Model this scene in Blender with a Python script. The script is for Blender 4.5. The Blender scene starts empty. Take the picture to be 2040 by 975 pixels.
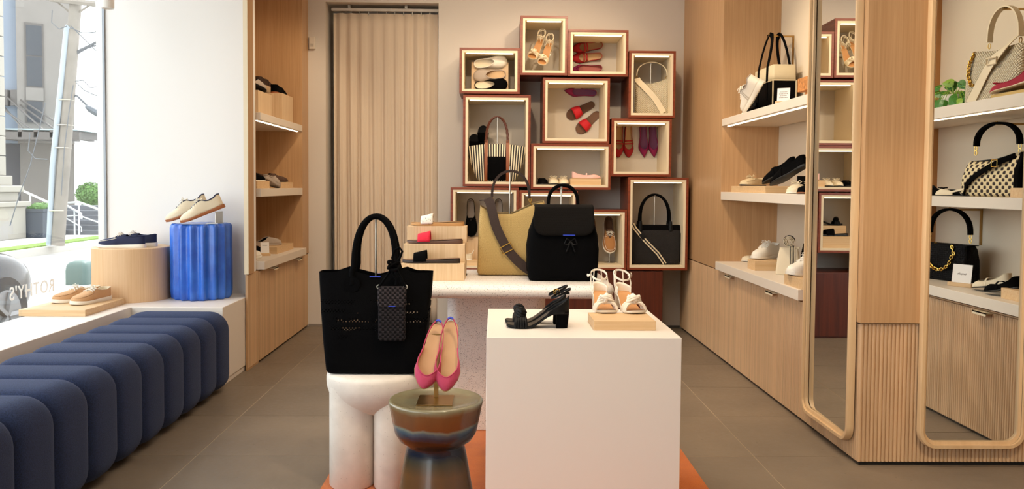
import bpy, bmesh, math, random
from mathutils import Vector, Matrix
random.seed(7)
C = bpy.context.scene.collection
SC = bpy.context.scene
R = math.radians

# ---------------------------------------------------------------- camera
FPX, PCX, PCY = 1620.0, 1020.0, 436.0
CAM = Vector((0.0, 0.0, 1.2))
def _basis():
    yc = Vector(((988 - PCX) / FPX, -(370 - PCY) / FPX, -1.0)).normalized()
    up = Vector((0.007, 1.0, 0.0))
    zc = (up - yc * up.dot(yc)).normalized()
    xc = yc.cross(zc)
    return Matrix((xc, yc, zc))           # rows: camera-space images of the world axes = cam->world
CW = _basis()
cam = bpy.data.cameras.new('camera'); co = bpy.data.objects.new('camera', cam); C.objects.link(co)
cam.sensor_width = 36.0; cam.lens = 36.0 * FPX / 2040.0
cam.shift_x = 0.0; cam.shift_y = -(487.5 - PCY) / 2040.0
cam.clip_start = 0.05; cam.clip_end = 300
co.matrix_world = Matrix.Translation(CAM) @ CW.to_4x4()
SC.camera = co

def _ray(px, py):
    return CW @ Vector(((px - PCX) / FPX, -(py - PCY) / FPX, -1.0))
def PY(px, py, y):                        # point of the photograph's ray on the upright plane at depth y
    d = _ray(px, py); return CAM + d * ((y - CAM.y) / d.y)
def PX(px, py, x):
    d = _ray(px, py); return CAM + d * ((x - CAM.x) / d.x)
def PZ(px, py, z):
    d = _ray(px, py); return CAM + d * ((z - CAM.z) / d.z)

# ---------------------------------------------------------------- world, sun, lamps, exposure
w = bpy.data.worlds.new('sky'); SC.world = w; w.use_nodes = True
_bg = w.node_tree.nodes['Background']; _bg.inputs[0].default_value = (0.93, 0.97, 1.0, 1); _bg.inputs[1].default_value = 3.9
_sun = bpy.data.lights.new('sun', 'SUN'); _sun.energy = 3.5; _sun.angle = R(1.5); _sun.color = (1.0, 0.96, 0.9)
_so = bpy.data.objects.new('sun', _sun); C.objects.link(_so); _so.rotation_euler = Vector((0.06, -0.62, -0.78)).to_track_quat('-Z', 'Y').to_euler()
SC.view_settings.view_transform = 'Standard'; SC.view_settings.look = 'None'
SC.view_settings.gamma = 1.0; SC.view_settings.exposure = 0.0; SC.view_settings.use_curve_mapping = False
SC.cycles.sample_clamp_indirect = 6.0
SC.cycles.max_bounces = 10; SC.cycles.transparent_max_bounces = 16
SC.cycles.caustics_reflective = False; SC.cycles.caustics_refractive = False
WARM = (1.0, 0.79, 0.55)
def area_lamp(loc, sx, sy, power, col=WARM):
    l = bpy.data.lights.new('ceiling_glow', 'AREA'); l.shape = 'RECTANGLE'; l.size = sx; l.size_y = sy
    l.energy = power; l.color = col
    o = bpy.data.objects.new('ceiling_glow', l); C.objects.link(o); o.location = loc; return o
def spot_lamp(loc, aim, power, size=50, col=WARM):
    l = bpy.data.lights.new('ceiling_or_added_spot', 'SPOT'); l.energy = power; l.spot_size = R(size); l.spot_blend = 0.6
    l.color = col; l.shadow_soft_size = 0.05
    o = bpy.data.objects.new('ceiling_or_added_spot', l); C.objects.link(o); o.location = loc
    o.rotation_euler = (Vector(aim) - Vector(loc)).to_track_quat('-Z', 'Y').to_euler(); return o
area_lamp((0.1, 3.3, 3.06), 1.6, 2.2, 30, (1, .87, .72))
area_lamp((0.2, 5.7, 3.06), 1.8, 1.2, 22)
area_lamp((0.4, 0.6, 3.06), 1.6, 1.6, 8, (1, .9, .8))
spot_lamp((0.75, 4.6, 3.0), (0.6, 6.7, 1.5), 85, 62)
spot_lamp((-0.1, 4.3, 3.0), (0.1, 6.7, 1.2), 60, 62)
spot_lamp((0.5, 2.0, 3.0), (0.35, 3.1, 0.7), 90, 50)
spot_lamp((0.1, 2.3, 3.0), (0.0, 4.1, 0.7), 90, 55)
spot_lamp((0.6, 4.6, 3.0), (1.9, 4.9, 1.2), 95, 75)
spot_lamp((0.9, 2.6, 3.0), (2.6, 2.6, 1.1), 85, 80)
spot_lamp((-0.6, 5.2, 3.0), (-1.9, 6.5, 1.4), 55, 60)
spot_lamp((-0.6, 5.0, 3.0), (-0.95, 6.9, 1.6), 22, 60)
spot_lamp((1.2, 1.0, 3.0), (1.75, 3.43, 0.25), 150, 34)  # spot added to brighten the lower pier ribs, no fitting known there
spot_lamp((-0.4, 1.8, 3.0), (-0.35, 3.0, 0.4), 24, 55)

# ---------------------------------------------------------------- materials
def H(s):
    s = s.lstrip('#'); c = [int(s[i:i+2], 16) / 255 for i in (0, 2, 4)]
    return tuple((x / 12.92 if x <= .04045 else ((x + .055) / 1.055) ** 2.4) for x in c) + (1.0,)
class NT:
    def __init__(s, name):
        s.m = bpy.data.materials.new(name); s.m.use_nodes = True; s.t = s.m.node_tree
        s.b = s.t.nodes['Principled BSDF']; s.out = s.t.nodes['Material Output']
    def n(s, typ, **kw):
        o = s.t.nodes.new(typ)
        for k, v in kw.items(): setattr(o, k, v)
        return o
    def l(s, a, b): s.t.links.new(a, b)
    def coord(s, scale=(1, 1, 1), kind='Object', rot=(0, 0, 0)):
        tc = s.n('ShaderNodeTexCoord'); mp = s.n('ShaderNodeMapping')
        mp.inputs['Scale'].default_value = scale; mp.inputs['Rotation'].default_value = rot
        s.l(tc.outputs[kind], mp.inputs['Vector']); return mp.outputs['Vector']
    def noise(s, vec, scale=5, detail=4, rough=.55):
        o = s.n('ShaderNodeTexNoise'); o.inputs['Scale'].default_value = scale
        o.inputs['Detail'].default_value = detail; o.inputs['Roughness'].default_value = rough
        s.l(vec, o.inputs['Vector']); return o.outputs['Fac']
    def ramp(s, fac, stops, interp='LINEAR'):
        o = s.n('ShaderNodeValToRGB'); o.color_ramp.interpolation = interp
        e = o.color_ramp.elements
        while len(e) < len(stops): e.new(.5)
        for i, (p, c) in enumerate(stops): e[i].position = p; e[i].color = c
        s.l(fac, o.inputs['Fac']); return o.outputs['Color']
    def math(s, op, a, b=None):
        o = s.n('ShaderNodeMath', operation=op)
        for i, x in enumerate((a, b)):
            if x is None: continue
            if isinstance(x, (int, float)): o.inputs[i].default_value = x
            else: s.l(x, o.inputs[i])
        return o.outputs[0]
    def mix(s, fac, a, b, blend='MIX'):
        o = s.n('ShaderNodeMix', data_type='RGBA', blend_type=blend)
        for k, x in ((0, fac), (6, a), (7, b)):
            if isinstance(x, (int, float)): o.inputs[k].default_value = x
            elif isinstance(x, tuple): o.inputs[k].default_value = x
            else: s.l(x, o.inputs[k])
        return o.outputs[2]
    def bump(s, h, strength=.3, dist=.01):
        o = s.n('ShaderNodeBump'); o.inputs['Strength'].default_value = strength; o.inputs['Distance'].default_value = dist
        s.l(h, o.inputs['Height']); s.l(o.outputs['Normal'], s.b.inputs['Normal'])
    def sep(s, vec):
        o = s.n('ShaderNodeSeparateXYZ'); s.l(vec, o.inputs[0]); return o.outputs
    def set(s, **kw):
        for k, v in kw.items(): s.b.inputs[k.replace('_', ' ')].default_value = v
        return s.m
def plain(name, hexc, rough=.55, metal=0.0, bump=None, var=None, coat=0.0, sheen=0.0):
    t = NT(name); col = H(hexc); t.b.inputs['Base Color'].default_value = col
    t.set(Roughness=rough, Metallic=metal)
    if coat: t.set(Coat_Weight=coat, Coat_Roughness=.08)
    if sheen: t.set(Sheen_Weight=sheen)
    if bump or var:
        v = t.coord()
        if bump: t.bump(t.noise(v, bump[0], 3), bump[1], bump[2] if len(bump) > 2 else .004)
        if var:
            f = t.noise(v, var[0], 4)
            a = tuple(c * (1 - var[1]) for c in col[:3]) + (1,); b = tuple(min(1, c * (1 + var[1])) for c in col[:3]) + (1,)
            t.l(t.ramp(f, [(.3, a), (.7, b)]), t.b.inputs['Base Color'])
    return t.m
def woodm(name, c1, c2, scale=(70, 70, 2.0), rough=.42, rnd=.0, sc=1.0):
    t = NT(name); v = t.coord(scale); f = t.noise(v, sc, 5, .6); col = t.ramp(f, [(.28, H(c1)), (.72, H(c2))])
    if rnd:
        oi = t.n('ShaderNodeObjectInfo')
        hs = t.n('ShaderNodeHueSaturation'); t.l(col, hs.inputs['Color'])
        t.l(t.math('ADD', t.math('MULTIPLY', oi.outputs['Random'], rnd), 1 - rnd * .55), hs.inputs['Value'])
        col = hs.outputs['Color']
    t.l(col, t.b.inputs['Base Color']); t.set(Roughness=rough); t.bump(f, .08, .002)
    return t.m
def glow(name, hexc, strength):
    t = NT(name); t.set(Emission_Strength=strength); t.b.inputs['Emission Color'].default_value = H(hexc)
    t.b.inputs['Base Color'].default_value = H(hexc); return t.m
def weave(name, c1, c2, s=140, rough=.8, strength=.5, spec=.5):
    """checkered knit: two tones alternating on a fine grid, with relief"""
    t = NT(name); v = t.coord((s, s, s)); ck = t.n('ShaderNodeTexChecker'); ck.inputs['Scale'].default_value = 1.0
    ck.inputs['Color1'].default_value = H(c1); ck.inputs['Color2'].default_value = H(c2)
    t.l(v, ck.inputs['Vector']); t.l(ck.outputs['Color'], t.b.inputs['Base Color'])
    sx = t.sep(v)
    hgt = t.math('MULTIPLY', t.math('SINE', t.math('MULTIPLY', t.math('ADD', sx[0], sx[1]), math.pi)), t.math('SINE', t.math('MULTIPLY', sx[2], math.pi)))
    t.bump(t.math('ABSOLUTE', hgt), strength, .002); t.set(Roughness=rough); t.b.inputs['Specular IOR Level'].default_value = spec; return t.m

WHITE = plain('white_paint', '#e9e4dc', .6)
RETURN = plain('return_wall_paint', '#eceae6', .6)
PLASTER = plain('warm_wall_paint', '#d9d0c4', .75, bump=(30, .05))
CEIL = plain('ceiling_paint', '#d8d0c4', .8)
NICHE = plain('niche_paint', '#d8c9b2', .75)
LAMINATE = plain('white_laminate', '#e6ddd2', .45, bump=(180, .03))
SHELFM = plain('shelf_laminate', '#e2d6c6', .5)
OAK = woodm('oak_veneer', '#b38a5e', '#c8a076', (110, 110, 2.2))
OAKD = woodm('oak_veneer_deep', '#a8733f', '#b98450', (110, 110, 2.2))
RIB = woodm('ribbed_maple', '#c39d76', '#d6b48d', (60, 60, 1.6), rnd=.2)
BLOCK = woodm('display_block_oak', '#cca677', '#dcbd92', (3, 90, 90), .5)
BLOCKV = woodm('riser_oak', '#ccaa80', '#e0c5a0', (120, 120, 3), .5)
DRUM = woodm('drum_ash', '#d3ab7f', '#e0bd93', (130, 130, 2.5), .5)
MAHOG = woodm('mahogany', '#6a2a16', '#8c4324', (3, 3, 60), .35)
MAHOGV = woodm('mahogany_panel', '#43180c', '#642a17', (40, 40, 1.5), .4)
CREAM = plain('cream_liner', '#e3d3b4', .5)
LINER = woodm('pale_liner', '#cdb68e', '#d9c49e', (60, 60, 60), .6)
BACKP = plain('box_back_paint', '#c9c0b4', .8)
LED = glow('led_strip', '#ffe9c8', 6.0)
BRASS = plain('brass', '#b08d57', .28, 1.0)
GOLD = plain('gold_metal', '#d9b25c', .2, 1.0)
STEEL = plain('brushed_steel', '#b9b2a4', .3, 1.0)
DARKGAP = plain('toe_gap_black', '#0d0b0a', .8)
MIRRORM = plain('mirror_glass', '#e6e8e6', .0, 1.0)
BLACK = plain('black_knit', '#050506', .9, bump=(300, .3, .003)); BLACK.node_tree.nodes['Principled BSDF'].inputs['Specular IOR Level'].default_value = .06
BLACKS = plain('black_smooth', '#08080a', .55); BLACKS.node_tree.nodes['Principled BSDF'].inputs['Specular IOR Level'].default_value = .2
WHITEF = plain('white_fabric', '#e9e2d4', .8, bump=(220, .15))
CREAMF = plain('cream_fabric', '#e0d2b6', .8, bump=(260, .2))
TANF = plain('tan_fabric', '#b08a62', .8, bump=(260, .2))
NAVYF = plain('navy_fabric', '#1b2140', .8, bump=(260, .2))
REDF = plain('red_fabric', '#b0122a', .75, bump=(260, .2))
MAGENTA = plain('magenta_fabric', '#8e1650', .75, bump=(260, .2))
PINKF = plain('pink_fabric', '#d8426a', .75, bump=(300, .2))
PALEPINK = plain('pale_pink_fabric', '#e8b8ae', .75)
GREYF = plain('grey_felt', '#a99a8c', .9, bump=(200, .2))
BROWNF = plain('brown_fabric', '#5b3d2a', .8, bump=(200, .2))
LEATHER = plain('tan_insole', '#c08a55', .6)
INSOLE = plain('beige_insole', '#cdab80', .7)
GUM = plain('gum_rubber', '#9a5a30', .55)
RUBW = plain('white_rubber', '#eae4d6', .5)
RUBB = plain('black_rubber', '#121112', .6)
RUBBR = plain('brown_rubber', '#5a3e30', .6)
BLUETAG = plain('blue_tag', '#2b46c8', .5)
PAPER = plain('card_paper', '#f1eeea', .7)
INK = plain('card_ink', '#4a4340', .8)

def glassm(name, tint, refl=.06):
    t = NT(name); tr = t.n('ShaderNodeBsdfTransparent'); tr.inputs[0].default_value = tint
    gl = t.n('ShaderNodeBsdfGlossy'); gl.inputs['Roughness'].default_value = 0.0
    lw = t.n('ShaderNodeLayerWeight'); lw.inputs[0].default_value = .35
    mx = t.n('ShaderNodeMixShader'); t.l(t.math('ADD', t.math('MULTIPLY', lw.outputs['Fresnel'], .09), refl * .12), mx.inputs[0])
    t.l(tr.outputs[0], mx.inputs[1]); t.l(gl.outputs[0], mx.inputs[2]); t.l(mx.outputs[0], t.out.inputs['Surface']); return t.m
GLASS = glassm('shop_window_glass', (.97, .98, .98, 1))

# ---------------------------------------------------------------- mesh toolkit
class MB:
    def __init__(s): s.v = []; s.f = []; s.mi = []; s.m = 0
    def add(s, vs, fs):
        k = len(s.v); s.v += [tuple(p) for p in vs]
        for f in fs: s.f.append([i + k for i in f]); s.mi.append(s.m)
        return s
    def box(s, x0, x1, y0, y1, z0, z1):
        vs = [(x, y, z) for z in (z0, z1) for y in (y0, y1) for x in (x0, x1)]
        return s.add(vs, [(0, 2, 3, 1), (4, 5, 7, 6), (0, 1, 5, 4), (2, 6, 7, 3), (0, 4, 6, 2), (1, 3, 7, 5)])
    def rings(s, rings, caps=True, closed=True, loop=False):
        n = len(rings[0]); vs = [p for r in rings for p in r]; fs = []
        m = len(rings)
        for i in range(m if loop else m - 1):
            i2 = (i + 1) % m
            for j in range(n if closed else n - 1):
                j2 = (j + 1) % n
                fs.append((i * n + j, i * n + j2, i2 * n + j2, i2 * n + j))
        if caps and closed and not loop:
            fs.append(tuple(range(n))[::-1]); fs.append(tuple((m - 1) * n + j for j in range(n)))
        return s.add(vs, fs)
    def tube(s, pts, r, n=8, loop=False, flat=1.0, caps=True):
        pts = [Vector(p) for p in pts]; m = len(pts); rs = r if isinstance(r, (list, tuple)) else [r] * m
        rings = []; prev = None
        for i, p in enumerate(pts):
            a = pts[i - 1] if (i > 0 or loop) else p; b = pts[(i + 1) % m] if (i < m - 1 or loop) else p
            t = (b - a); t = t.normalized() if t.length > 1e-9 else Vector((0, 0, 1))
            if prev is None:
                up = Vector((0, 0, 1)) if abs(t.z) < .9 else Vector((0, 1, 0))
                u = t.cross(up).normalized()
            else:
                u = prev - t * prev.dot(t); u = u.normalized() if u.length > 1e-6 else t.orthogonal().normalized()
            prev = u; q = t.cross(u)
            rings.append([p + (u * math.cos(2 * math.pi * k / n) + q * math.sin(2 * math.pi * k / n) * flat) * rs[i] for k in range(n)])
        return s.rings(rings, caps=caps, loop=loop)
    def ribbon(s, pts, side, width, thick):
        """strap of rectangular section; side = width direction (one vector or one per point)"""
        pts = [Vector(p) for p in pts]; m = len(pts); rings = []
        for i, p in enumerate(pts):
            t = (pts[min(i + 1, m - 1)] - pts[max(i - 1, 0)]).normalized()
            sd = Vector(side[i]) if isinstance(side, list) else Vector(side)
            sd = (sd - t * sd.dot(t)); sd = sd.normalized() if sd.length > 1e-6 else t.orthogonal().normalized()
            nn = t.cross(sd); wd = width[i] if isinstance(width, list) else width
            a = sd * wd / 2; b = nn * thick / 2
            rings.append([p - a - b, p + a - b, p + a + b, p - a + b])
        return s.rings(rings)
    def lathe(s, prof, n=32, c=(0, 0, 0)):
        rings = [[(c[0] + r * math.cos(2 * math.pi * k / n), c[1] + r * math.sin(2 * math.pi * k / n), c[2] + z) for k in range(n)] for r, z in prof]
        return s.rings(rings)
    def prism(s, poly, z0, z1):
        n = len(poly)
        return s.add([(x, y, z0) for x, y in poly] + [(x, y, z1) for x, y in poly],
                     [tuple(range(n))[::-1], tuple(range(n, 2 * n))] + [(i, (i + 1) % n, n + (i + 1) % n, n + i) for i in range(n)])
    def grid(s, fn, nu, nv, keep=None):
        vs = [fn(i / nu, j / nv) for i in range(nu + 1) for j in range(nv + 1)]; w_ = nv + 1
        fs = [(i * w_ + j, (i + 1) * w_ + j, (i + 1) * w_ + j + 1, i * w_ + j + 1) for i in range(nu) for j in range(nv) if keep is None or keep(i / nu, j / nv)]
        return s.add(vs, fs)
    def mesh(s, name, mats):
        me = bpy.data.meshes.new(name); me.from_pydata(s.v, [], s.f)
        for m in (mats if isinstance(mats, (list, tuple)) else [mats]): me.materials.append(m)
        me.polygons.foreach_set('material_index', s.mi); me.update()
        bm = bmesh.new(); bm.from_mesh(me); bmesh.ops.recalc_face_normals(bm, faces=bm.faces); bm.to_mesh(me); bm.free()
        return me
    def build(s, name, mats, parent=None, smooth=True, bevel=0.0, solid=0.0, sub=0, ang=40, off=-1, solid_mat=0):
        me = s.mesh(name, mats); o = bpy.data.objects.new(name, me); C.objects.link(o)
        if parent: o.parent = parent
        if solid:
            md = o.modifiers.new('thick', 'SOLIDIFY'); md.thickness = solid; md.offset = off; md.material_offset = solid_mat
        if bevel:
            md = o.modifiers.new('edge', 'BEVEL'); md.width = bevel; md.segments = 2; md.limit_method = 'ANGLE'
        if sub:
            md = o.modifiers.new('sub', 'SUBSURF'); md.levels = sub; md.render_levels = sub
        if smooth:
            me.polygons.foreach_set('use_smooth', [True] * len(me.polygons))
            if not sub: me.set_sharp_from_angle(angle=R(ang))
        return o
def smooth(pts, k=6):
    P = [Vector(p) for p in pts]; out = []
    for i in range(len(P) - 1):
        a, b, c, d = P[max(i - 1, 0)], P[i], P[i + 1], P[min(i + 2, len(P) - 1)]
        for q in range(k):
            t = q / k; out.append(.5 * ((2 * b) + (c - a) * t + (2 * a - 5 * b + 4 * c - d) * t * t + (3 * b - a - 3 * c + d) * t ** 3))
    return out + [P[-1]]
def tag(o, label=None, cat=None, group=None, kind=None):
    if label: o['label'] = label
    if cat: o['category'] = cat
    if group: o['group'] = group
    if kind: o['kind'] = kind
    return o
def thing(name, label, cat, loc=(0, 0, 0), rz=0.0, group=None):
    o = bpy.data.objects.new(name, None); C.objects.link(o); o.location = loc; o.rotation_euler = (0, 0, rz); o.empty_display_size = .05
    return tag(o, label, cat, group)
def kids(o): return [c for c in bpy.data.objects if c.parent == o]
def dup(o, label=None, parent=None):
    c = o.copy(); C.objects.link(c); c.parent = parent
    if label: c['label'] = label
    for ch in list(o.children): dup(ch, None, c)
    return c
def orient(o, loc, xd, zd, sy=1.0):
    """put o at loc with its local x along xd and its local z as near zd as possible"""
    x = Vector(xd).normalized(); z = Vector(zd); z = (z - x * z.dot(x)).normalized(); y = z.cross(x)
    m = Matrix((x, y, z)).transposed()
    o.rotation_mode = 'QUATERNION'; o.location = loc; o.rotation_quaternion = m.to_quaternion(); o.scale = (1, sy, 1); return o
def boxo(name, mat, b, parent=None, bevel=.0015, **kw):
    return MB().box(*b).build(name, mat, parent, smooth=False, bevel=bevel, **kw)
def struct(o): o['kind'] = 'structure'; return o
def ease(a, b, x):
    t = max(0.0, min(1.0, (x - a) / (b - a))); return t * t * (3 - 2 * t)
def tab(table, u):
    if u <= table[0][0]: return table[0][1]
    for (a, va), (b, vb) in zip(table, table[1:]):
        if u <= b:
            t = (u - a) / (b - a); t = t * t * (3 - 2 * t) * .5 + t * .5
            return va + (vb - va) * t
    return table[-1][1]
# ================================================================= the room
YB, XR, XL, XW = 6.85, 1.57, -1.57, -2.553
TILE = None
def tile_mat():
    t = NT('stone_tile'); v = t.coord(kind='Object'); tc = t.n('ShaderNodeNewGeometry')
    pos = tc.outputs['Position']
    a = t.noise(pos, 2.2, 6, .62); b = t.noise(pos, 38, 5, .7)
    col = t.ramp(a, [(.25, H('#6b6054')), (.5, H('#7b6e5f')), (.78, H('#8a7b69'))])
    col = t.mix(.35, col, t.ramp(b, [(.3, H('#63574b')), (.7, H('#8d7e6d'))]))
    vo = t.n('ShaderNodeTexVoronoi'); vo.inputs['Scale'].default_value = 26; t.l(pos, vo.inputs['Vector'])
    pits = t.ramp(vo.outputs['Distance'], [(.05, (0, 0, 0, 1)), (.13, (1, 1, 1, 1))])
    gate = t.ramp(t.noise(pos, 7, 2), [(.52, (1, 1, 1, 1)), (.62, (0, 0, 0, 1))])
    pm = t.mix(1.0, pits, gate, 'LIGHTEN')
    col = t.mix(t.math('MULTIPLY', t.math('SUBTRACT', 1.0, pm), .55), col, H('#42372c'))
    oi = t.n('ShaderNodeObjectInfo'); hs = t.n('ShaderNodeHueSaturation'); t.l(col, hs.inputs['Color'])
    t.l(t.math('ADD', t.math('MULTIPLY', oi.outputs['Random'], .12), .94), hs.inputs['Value'])
    t.l(hs.outputs['Color'], t.b.inputs['Base Color']); t.l(t.ramp(b, [(.3, (.38,)*3 + (1,)), (.7, (.6,)*3 + (1,))]), t.b.inputs['Roughness'])
    t.bump(a, .1, .01); return t.m
TILE = tile_mat()
GROUT = plain('pale_grout', '#a6957f', .85)
floor = struct(boxo('floor', GROUT, (XW - .2, 2.9, -1.3, 7.3, -.12, -.0012), bevel=0))
tx0, ty0, tw, td, g = -1.31 - 2 * 1.235, 3.56 - 8 * .625, 1.235, .625, .0025
tm = MB().box(g, tw - g, g, td - g, -.01, 0).mesh('tile', TILE)
for i in range(6):
    for j in range(14):
        x, y = tx0 + i * tw, ty0 + j * td
        if x > 2.9 or x + tw < XW - .1 or y > 7.1: continue
        o = bpy.data.objects.new('tile', tm); C.objects.link(o); o.parent = floor; o.location = (x, y, random.uniform(-.0004, .0004))
ceiling = struct(boxo('ceiling', CEIL, (XW - .2, 2.9, -1.3, 7.3, 3.1, 3.2), bevel=0))
# back wall with the curtained recess
ox0, ox1, oz = PY(649, 300, YB).x, PY(872.5, 300, YB).x, PY(760, 5, YB).z
mb = MB().box(-2.0, ox0, YB, YB + .35, 0, 3.1).box(ox1, 2.0, YB, YB + .35, 0, 3.1).box(ox0, ox1, YB, YB + .35, oz, 3.1).box(ox0, ox1, YB + .3, YB + .35, 0, oz)
wall_back = struct(mb.build('wall_back', PLASTER, smooth=False))
struct(boxo('baseboard_back', plain('baseboard_grey', '#8f8478', .5), (XL + .0, ox0, YB - .012, YB, 0, .022), bevel=0))
struct(boxo('baseboard_back', plain('baseboard_dark', '#4a4844', .5), (1.0, XR, YB - .012, YB, 0, .022), bevel=0))
# left: window wall, white return wall
window = MB().box(XW - .06, XW, -1.2, -1.14, .1, 3.1).box(XW - .014, XW, 5.382, 5.394, .1, 3.1).box(XW - .06, XW, -1.14, 5.382, 3.0, 3.1).box(XW - .06, XW, -1.14, 5.382, .1, .16).build('window_1', plain('window_frame_metal', '#8e9297', .4, .6), smooth=False)
struct(window)
boxo('pane', GLASS, (XW - .013, XW - .008, -1.14, 5.382, .16, 3.0), window, bevel=0)
struct(boxo('wall_left', RETURN, (XW - .06, XW, -1.2, 5.395, -.1, .1), bevel=0))
struct(MB().box(XW - .06, -1.597, 5.395, 5.44, 0, 3.1).build('wall_return', RETURN, smooth=False))
struct(boxo('wall_left_rear', PLASTER, (-2.06, -1.98, 5.5, YB + .3, 0, 3.1), bevel=0))
# unseen storefront behind the camera, its glazing added and sized for daylight fill
front = MB().box(XW, XW + .1, -1.3, -1.2, 0, 3.1).box(XW + .1, -.9, -1.3, -1.2, 2.6, 3.1).box(XW + .1, -.9, -1.3, -1.2, 0, .12).box(-1.0, -.9, -1.3, -1.2, .12, 2.6).build('window_2', bpy.data.materials['window_frame_metal'], smooth=False)
struct(front); boxo('pane', GLASS, (XW + .1, -1.0, -1.255, -1.245, .12, 2.6), front, bevel=0)
struct(boxo('wall_front', PLASTER, (-.9, 2.85, -1.3, -1.2, 0, 3.1), bevel=0))

# ---- cabinets with half-round ribs
ribx = MB().rings([[(.0085 * math.cos(math.pi * k / 5), -.0085 * math.sin(math.pi * k / 5) * .8, z) for k in range(6)] for z in (0, 1)], caps=True).mesh('slat', RIB)
ribx.polygons.foreach_set('use_smooth', [True] * len(ribx.polygons)); ribx.set_sharp_from_angle(angle=R(50))
flatr = MB().rings([[(.0085 * math.cos(math.pi * k / 5), -.0085 * math.sin(math.pi * k / 5) * .45, z) for k in range(6)] for z in (0, 1)], caps=True).mesh('slat', RIB)
flatr.polygons.foreach_set('use_smooth', [True] * len(flatr.polygons)); flatr.set_sharp_from_angle(angle=R(50))
def slats(parent, p0, p1, z0, z1, rz, me=None):
    """row of ribs from p0 to p1; their bulge faces local -y turned by rz"""
    p0, p1 = Vector(p0), Vector(p1); n = max(1, round((p1 - p0).length / .0172))
    for i in range(n):
        q = p0.lerp(p1, (i + .5) / n)
        o = bpy.data.objects.new('slat', me or ribx); C.objects.link(o); o.parent = parent
        o.location = (q.x, q.y, z0); o.scale = (1, 1, z1 - z0); o.rotation_euler = (0, 0, rz)
def base_cabinet(label, side, xf, y0, y1, handle=True, top=.62, cat='cabinet', fixed=False):
    """ribbed base cabinet whose front lies on x = xf; side = +1 when it opens towards -x (right wall)"""
    c = thing('base_cabinet', label, cat, (xf, (y0 + y1) / 2, 0), 0)
    h = (y1 - y0) / 2
    xs = sorted((side * .02, side * .38)); boxo('body', OAK, (xs[0], xs[1], -h, h, .02, top), c, bevel=0)
    xs = sorted((side * .03, side * .36)); boxo('plinth', DARKGAP, (xs[0], xs[1], -h, h, 0, .02), c, bevel=0)
    xs = sorted((side * .009, side * .0195)); d = boxo('door', OAK, (xs[0], xs[1], -h + .0015, h - .0015, .016, top - .006), c, bevel=0)
    slats(d, (side * .009, -h + .002, 0), (side * .009, h - .002, 0), .016, top - .006, R(-90) * side, ribx if side > 0 else flatr)
    if handle:
        m = MB().box(*(sorted((-side * .032, side * .012)) + [-.055, .055, top - .012, top - .006])).box(*(sorted((-side * .032, -side * .028)) + [-.055, .055, top - .022, top - .006]))
        m.build('handle', CREAM, d, smooth=False)
    return c
base_cabinet('ribbed base cabinet door beside the mirror, second handle from the back wall', 1, XR, 4.12, 4.94)
base_cabinet('ribbed base cabinet door with the handle nearer the back wall', 1, XR, 4.94, 5.76)
base_cabinet('ribbed handleless cabinet front in the corner below the tall oak panel', 1, XR, 5.76, YB, handle=False)
base_cabinet('ribbed panel front under and around the narrow mirror', 1, XR, 3.456, 4.12, handle=False)
base_cabinet('boarded base cabinet beside the white plinth, under the nearer counter tab', -1, XL, 5.445, 6.02)
base_cabinet('boarded base cabinet in the back corner beside the curtain recess', -1, XL, 6.02, YB)
base_cabinet('ribbed base cabinet under the counter reflected in the wide mirror', 1, 2.35, 1.83, 2.63)
base_cabinet('ribbed base cabinet nearest the pier, reflected in the wide mirror', 1, 2.35, 2.63, 3.41)
# ---- pier between the niches: ribbed below, veneer above
pier = struct(MB().box(XR + .0, 2.9, 3.455, 3.9, .62, 3.1).box(XR + .4, 2.9, 3.455, 3.75, 0, .62).build('wall_pier', OAK, smooth=False, bevel=.002))
boxo('plinth', DARKGAP, (XR + .012, 2.35, 3.4525, 3.4545, 0, .62), pier, bevel=0)
boxo('upper_panel', OAK, (XR - .004, 2.36, 3.432, 3.456, .622, 3.1), pier, bevel=.001)
slats(pier, (XR + .004, 3.452, 0), (2.35, 3.452, 0), .016, .617, 0)
side_up = boxo('side_panel', OAK, (XR - .004, XR, 3.456, 4.09, .622, 3.1), pier, bevel=0)
# ---- right wall niche
wr = struct(boxo('wall_right', NICHE, (1.97, 2.05, 3.9, YB, 0, 3.1), bevel=0))
boxo('side_panel', OAK, (XR, 1.97, 5.65, YB, .622, 3.1), wr, bevel=.001)
boxo('side_panel', OAK, (XR, 1.97, 3.9, 4.09, .622, 3.1), wr, bevel=0)
struct(boxo('wall_right_front', NICHE, (2.75, 2.85, -1.3, 3.455, 0, 3.1), bevel=0))
nf = struct(boxo('wall_niche', OAKD, (2.35, 2.75, 1.4, 1.83, 0, 3.1), bevel=0))
struct(boxo('wall_right_corner', PLASTER, (2.35, 2.75, -1.2, 1.4, 0, 3.1), bevel=0))
wl = struct(boxo('wall_niche_left', OAK, (-1.98, XL, 6.64, YB, .622, 3.1), bevel=.001))
boxo('side_panel', OAK, (-1.594, XL, 5.2, 5.31, .622, 3.1), wl, bevel=0)
boxo('side_panel', OAK, (-1.98, -1.6, 5.445, 5.46, .69, 3.1), wl, bevel=0)
lg = boxo('lower_panel', OAK, (-1.594, XL - .012, 5.2, 5.44, .0, .62), wl, bevel=0)
slats(lg, (XL - .012, 5.2, 0), (XL - .012, 5.44, 0), .016, .616, R(90), flatr)
boxo('edge_trim', CREAM, (XL - .028, XL - .001, 5.19, 5.2, .622, 3.1), wl, bevel=0)
boxo('back_panel', OAK, (-1.98, -1.965, 5.46, 6.64, .69, 3.1), wl, bevel=0)
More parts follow.
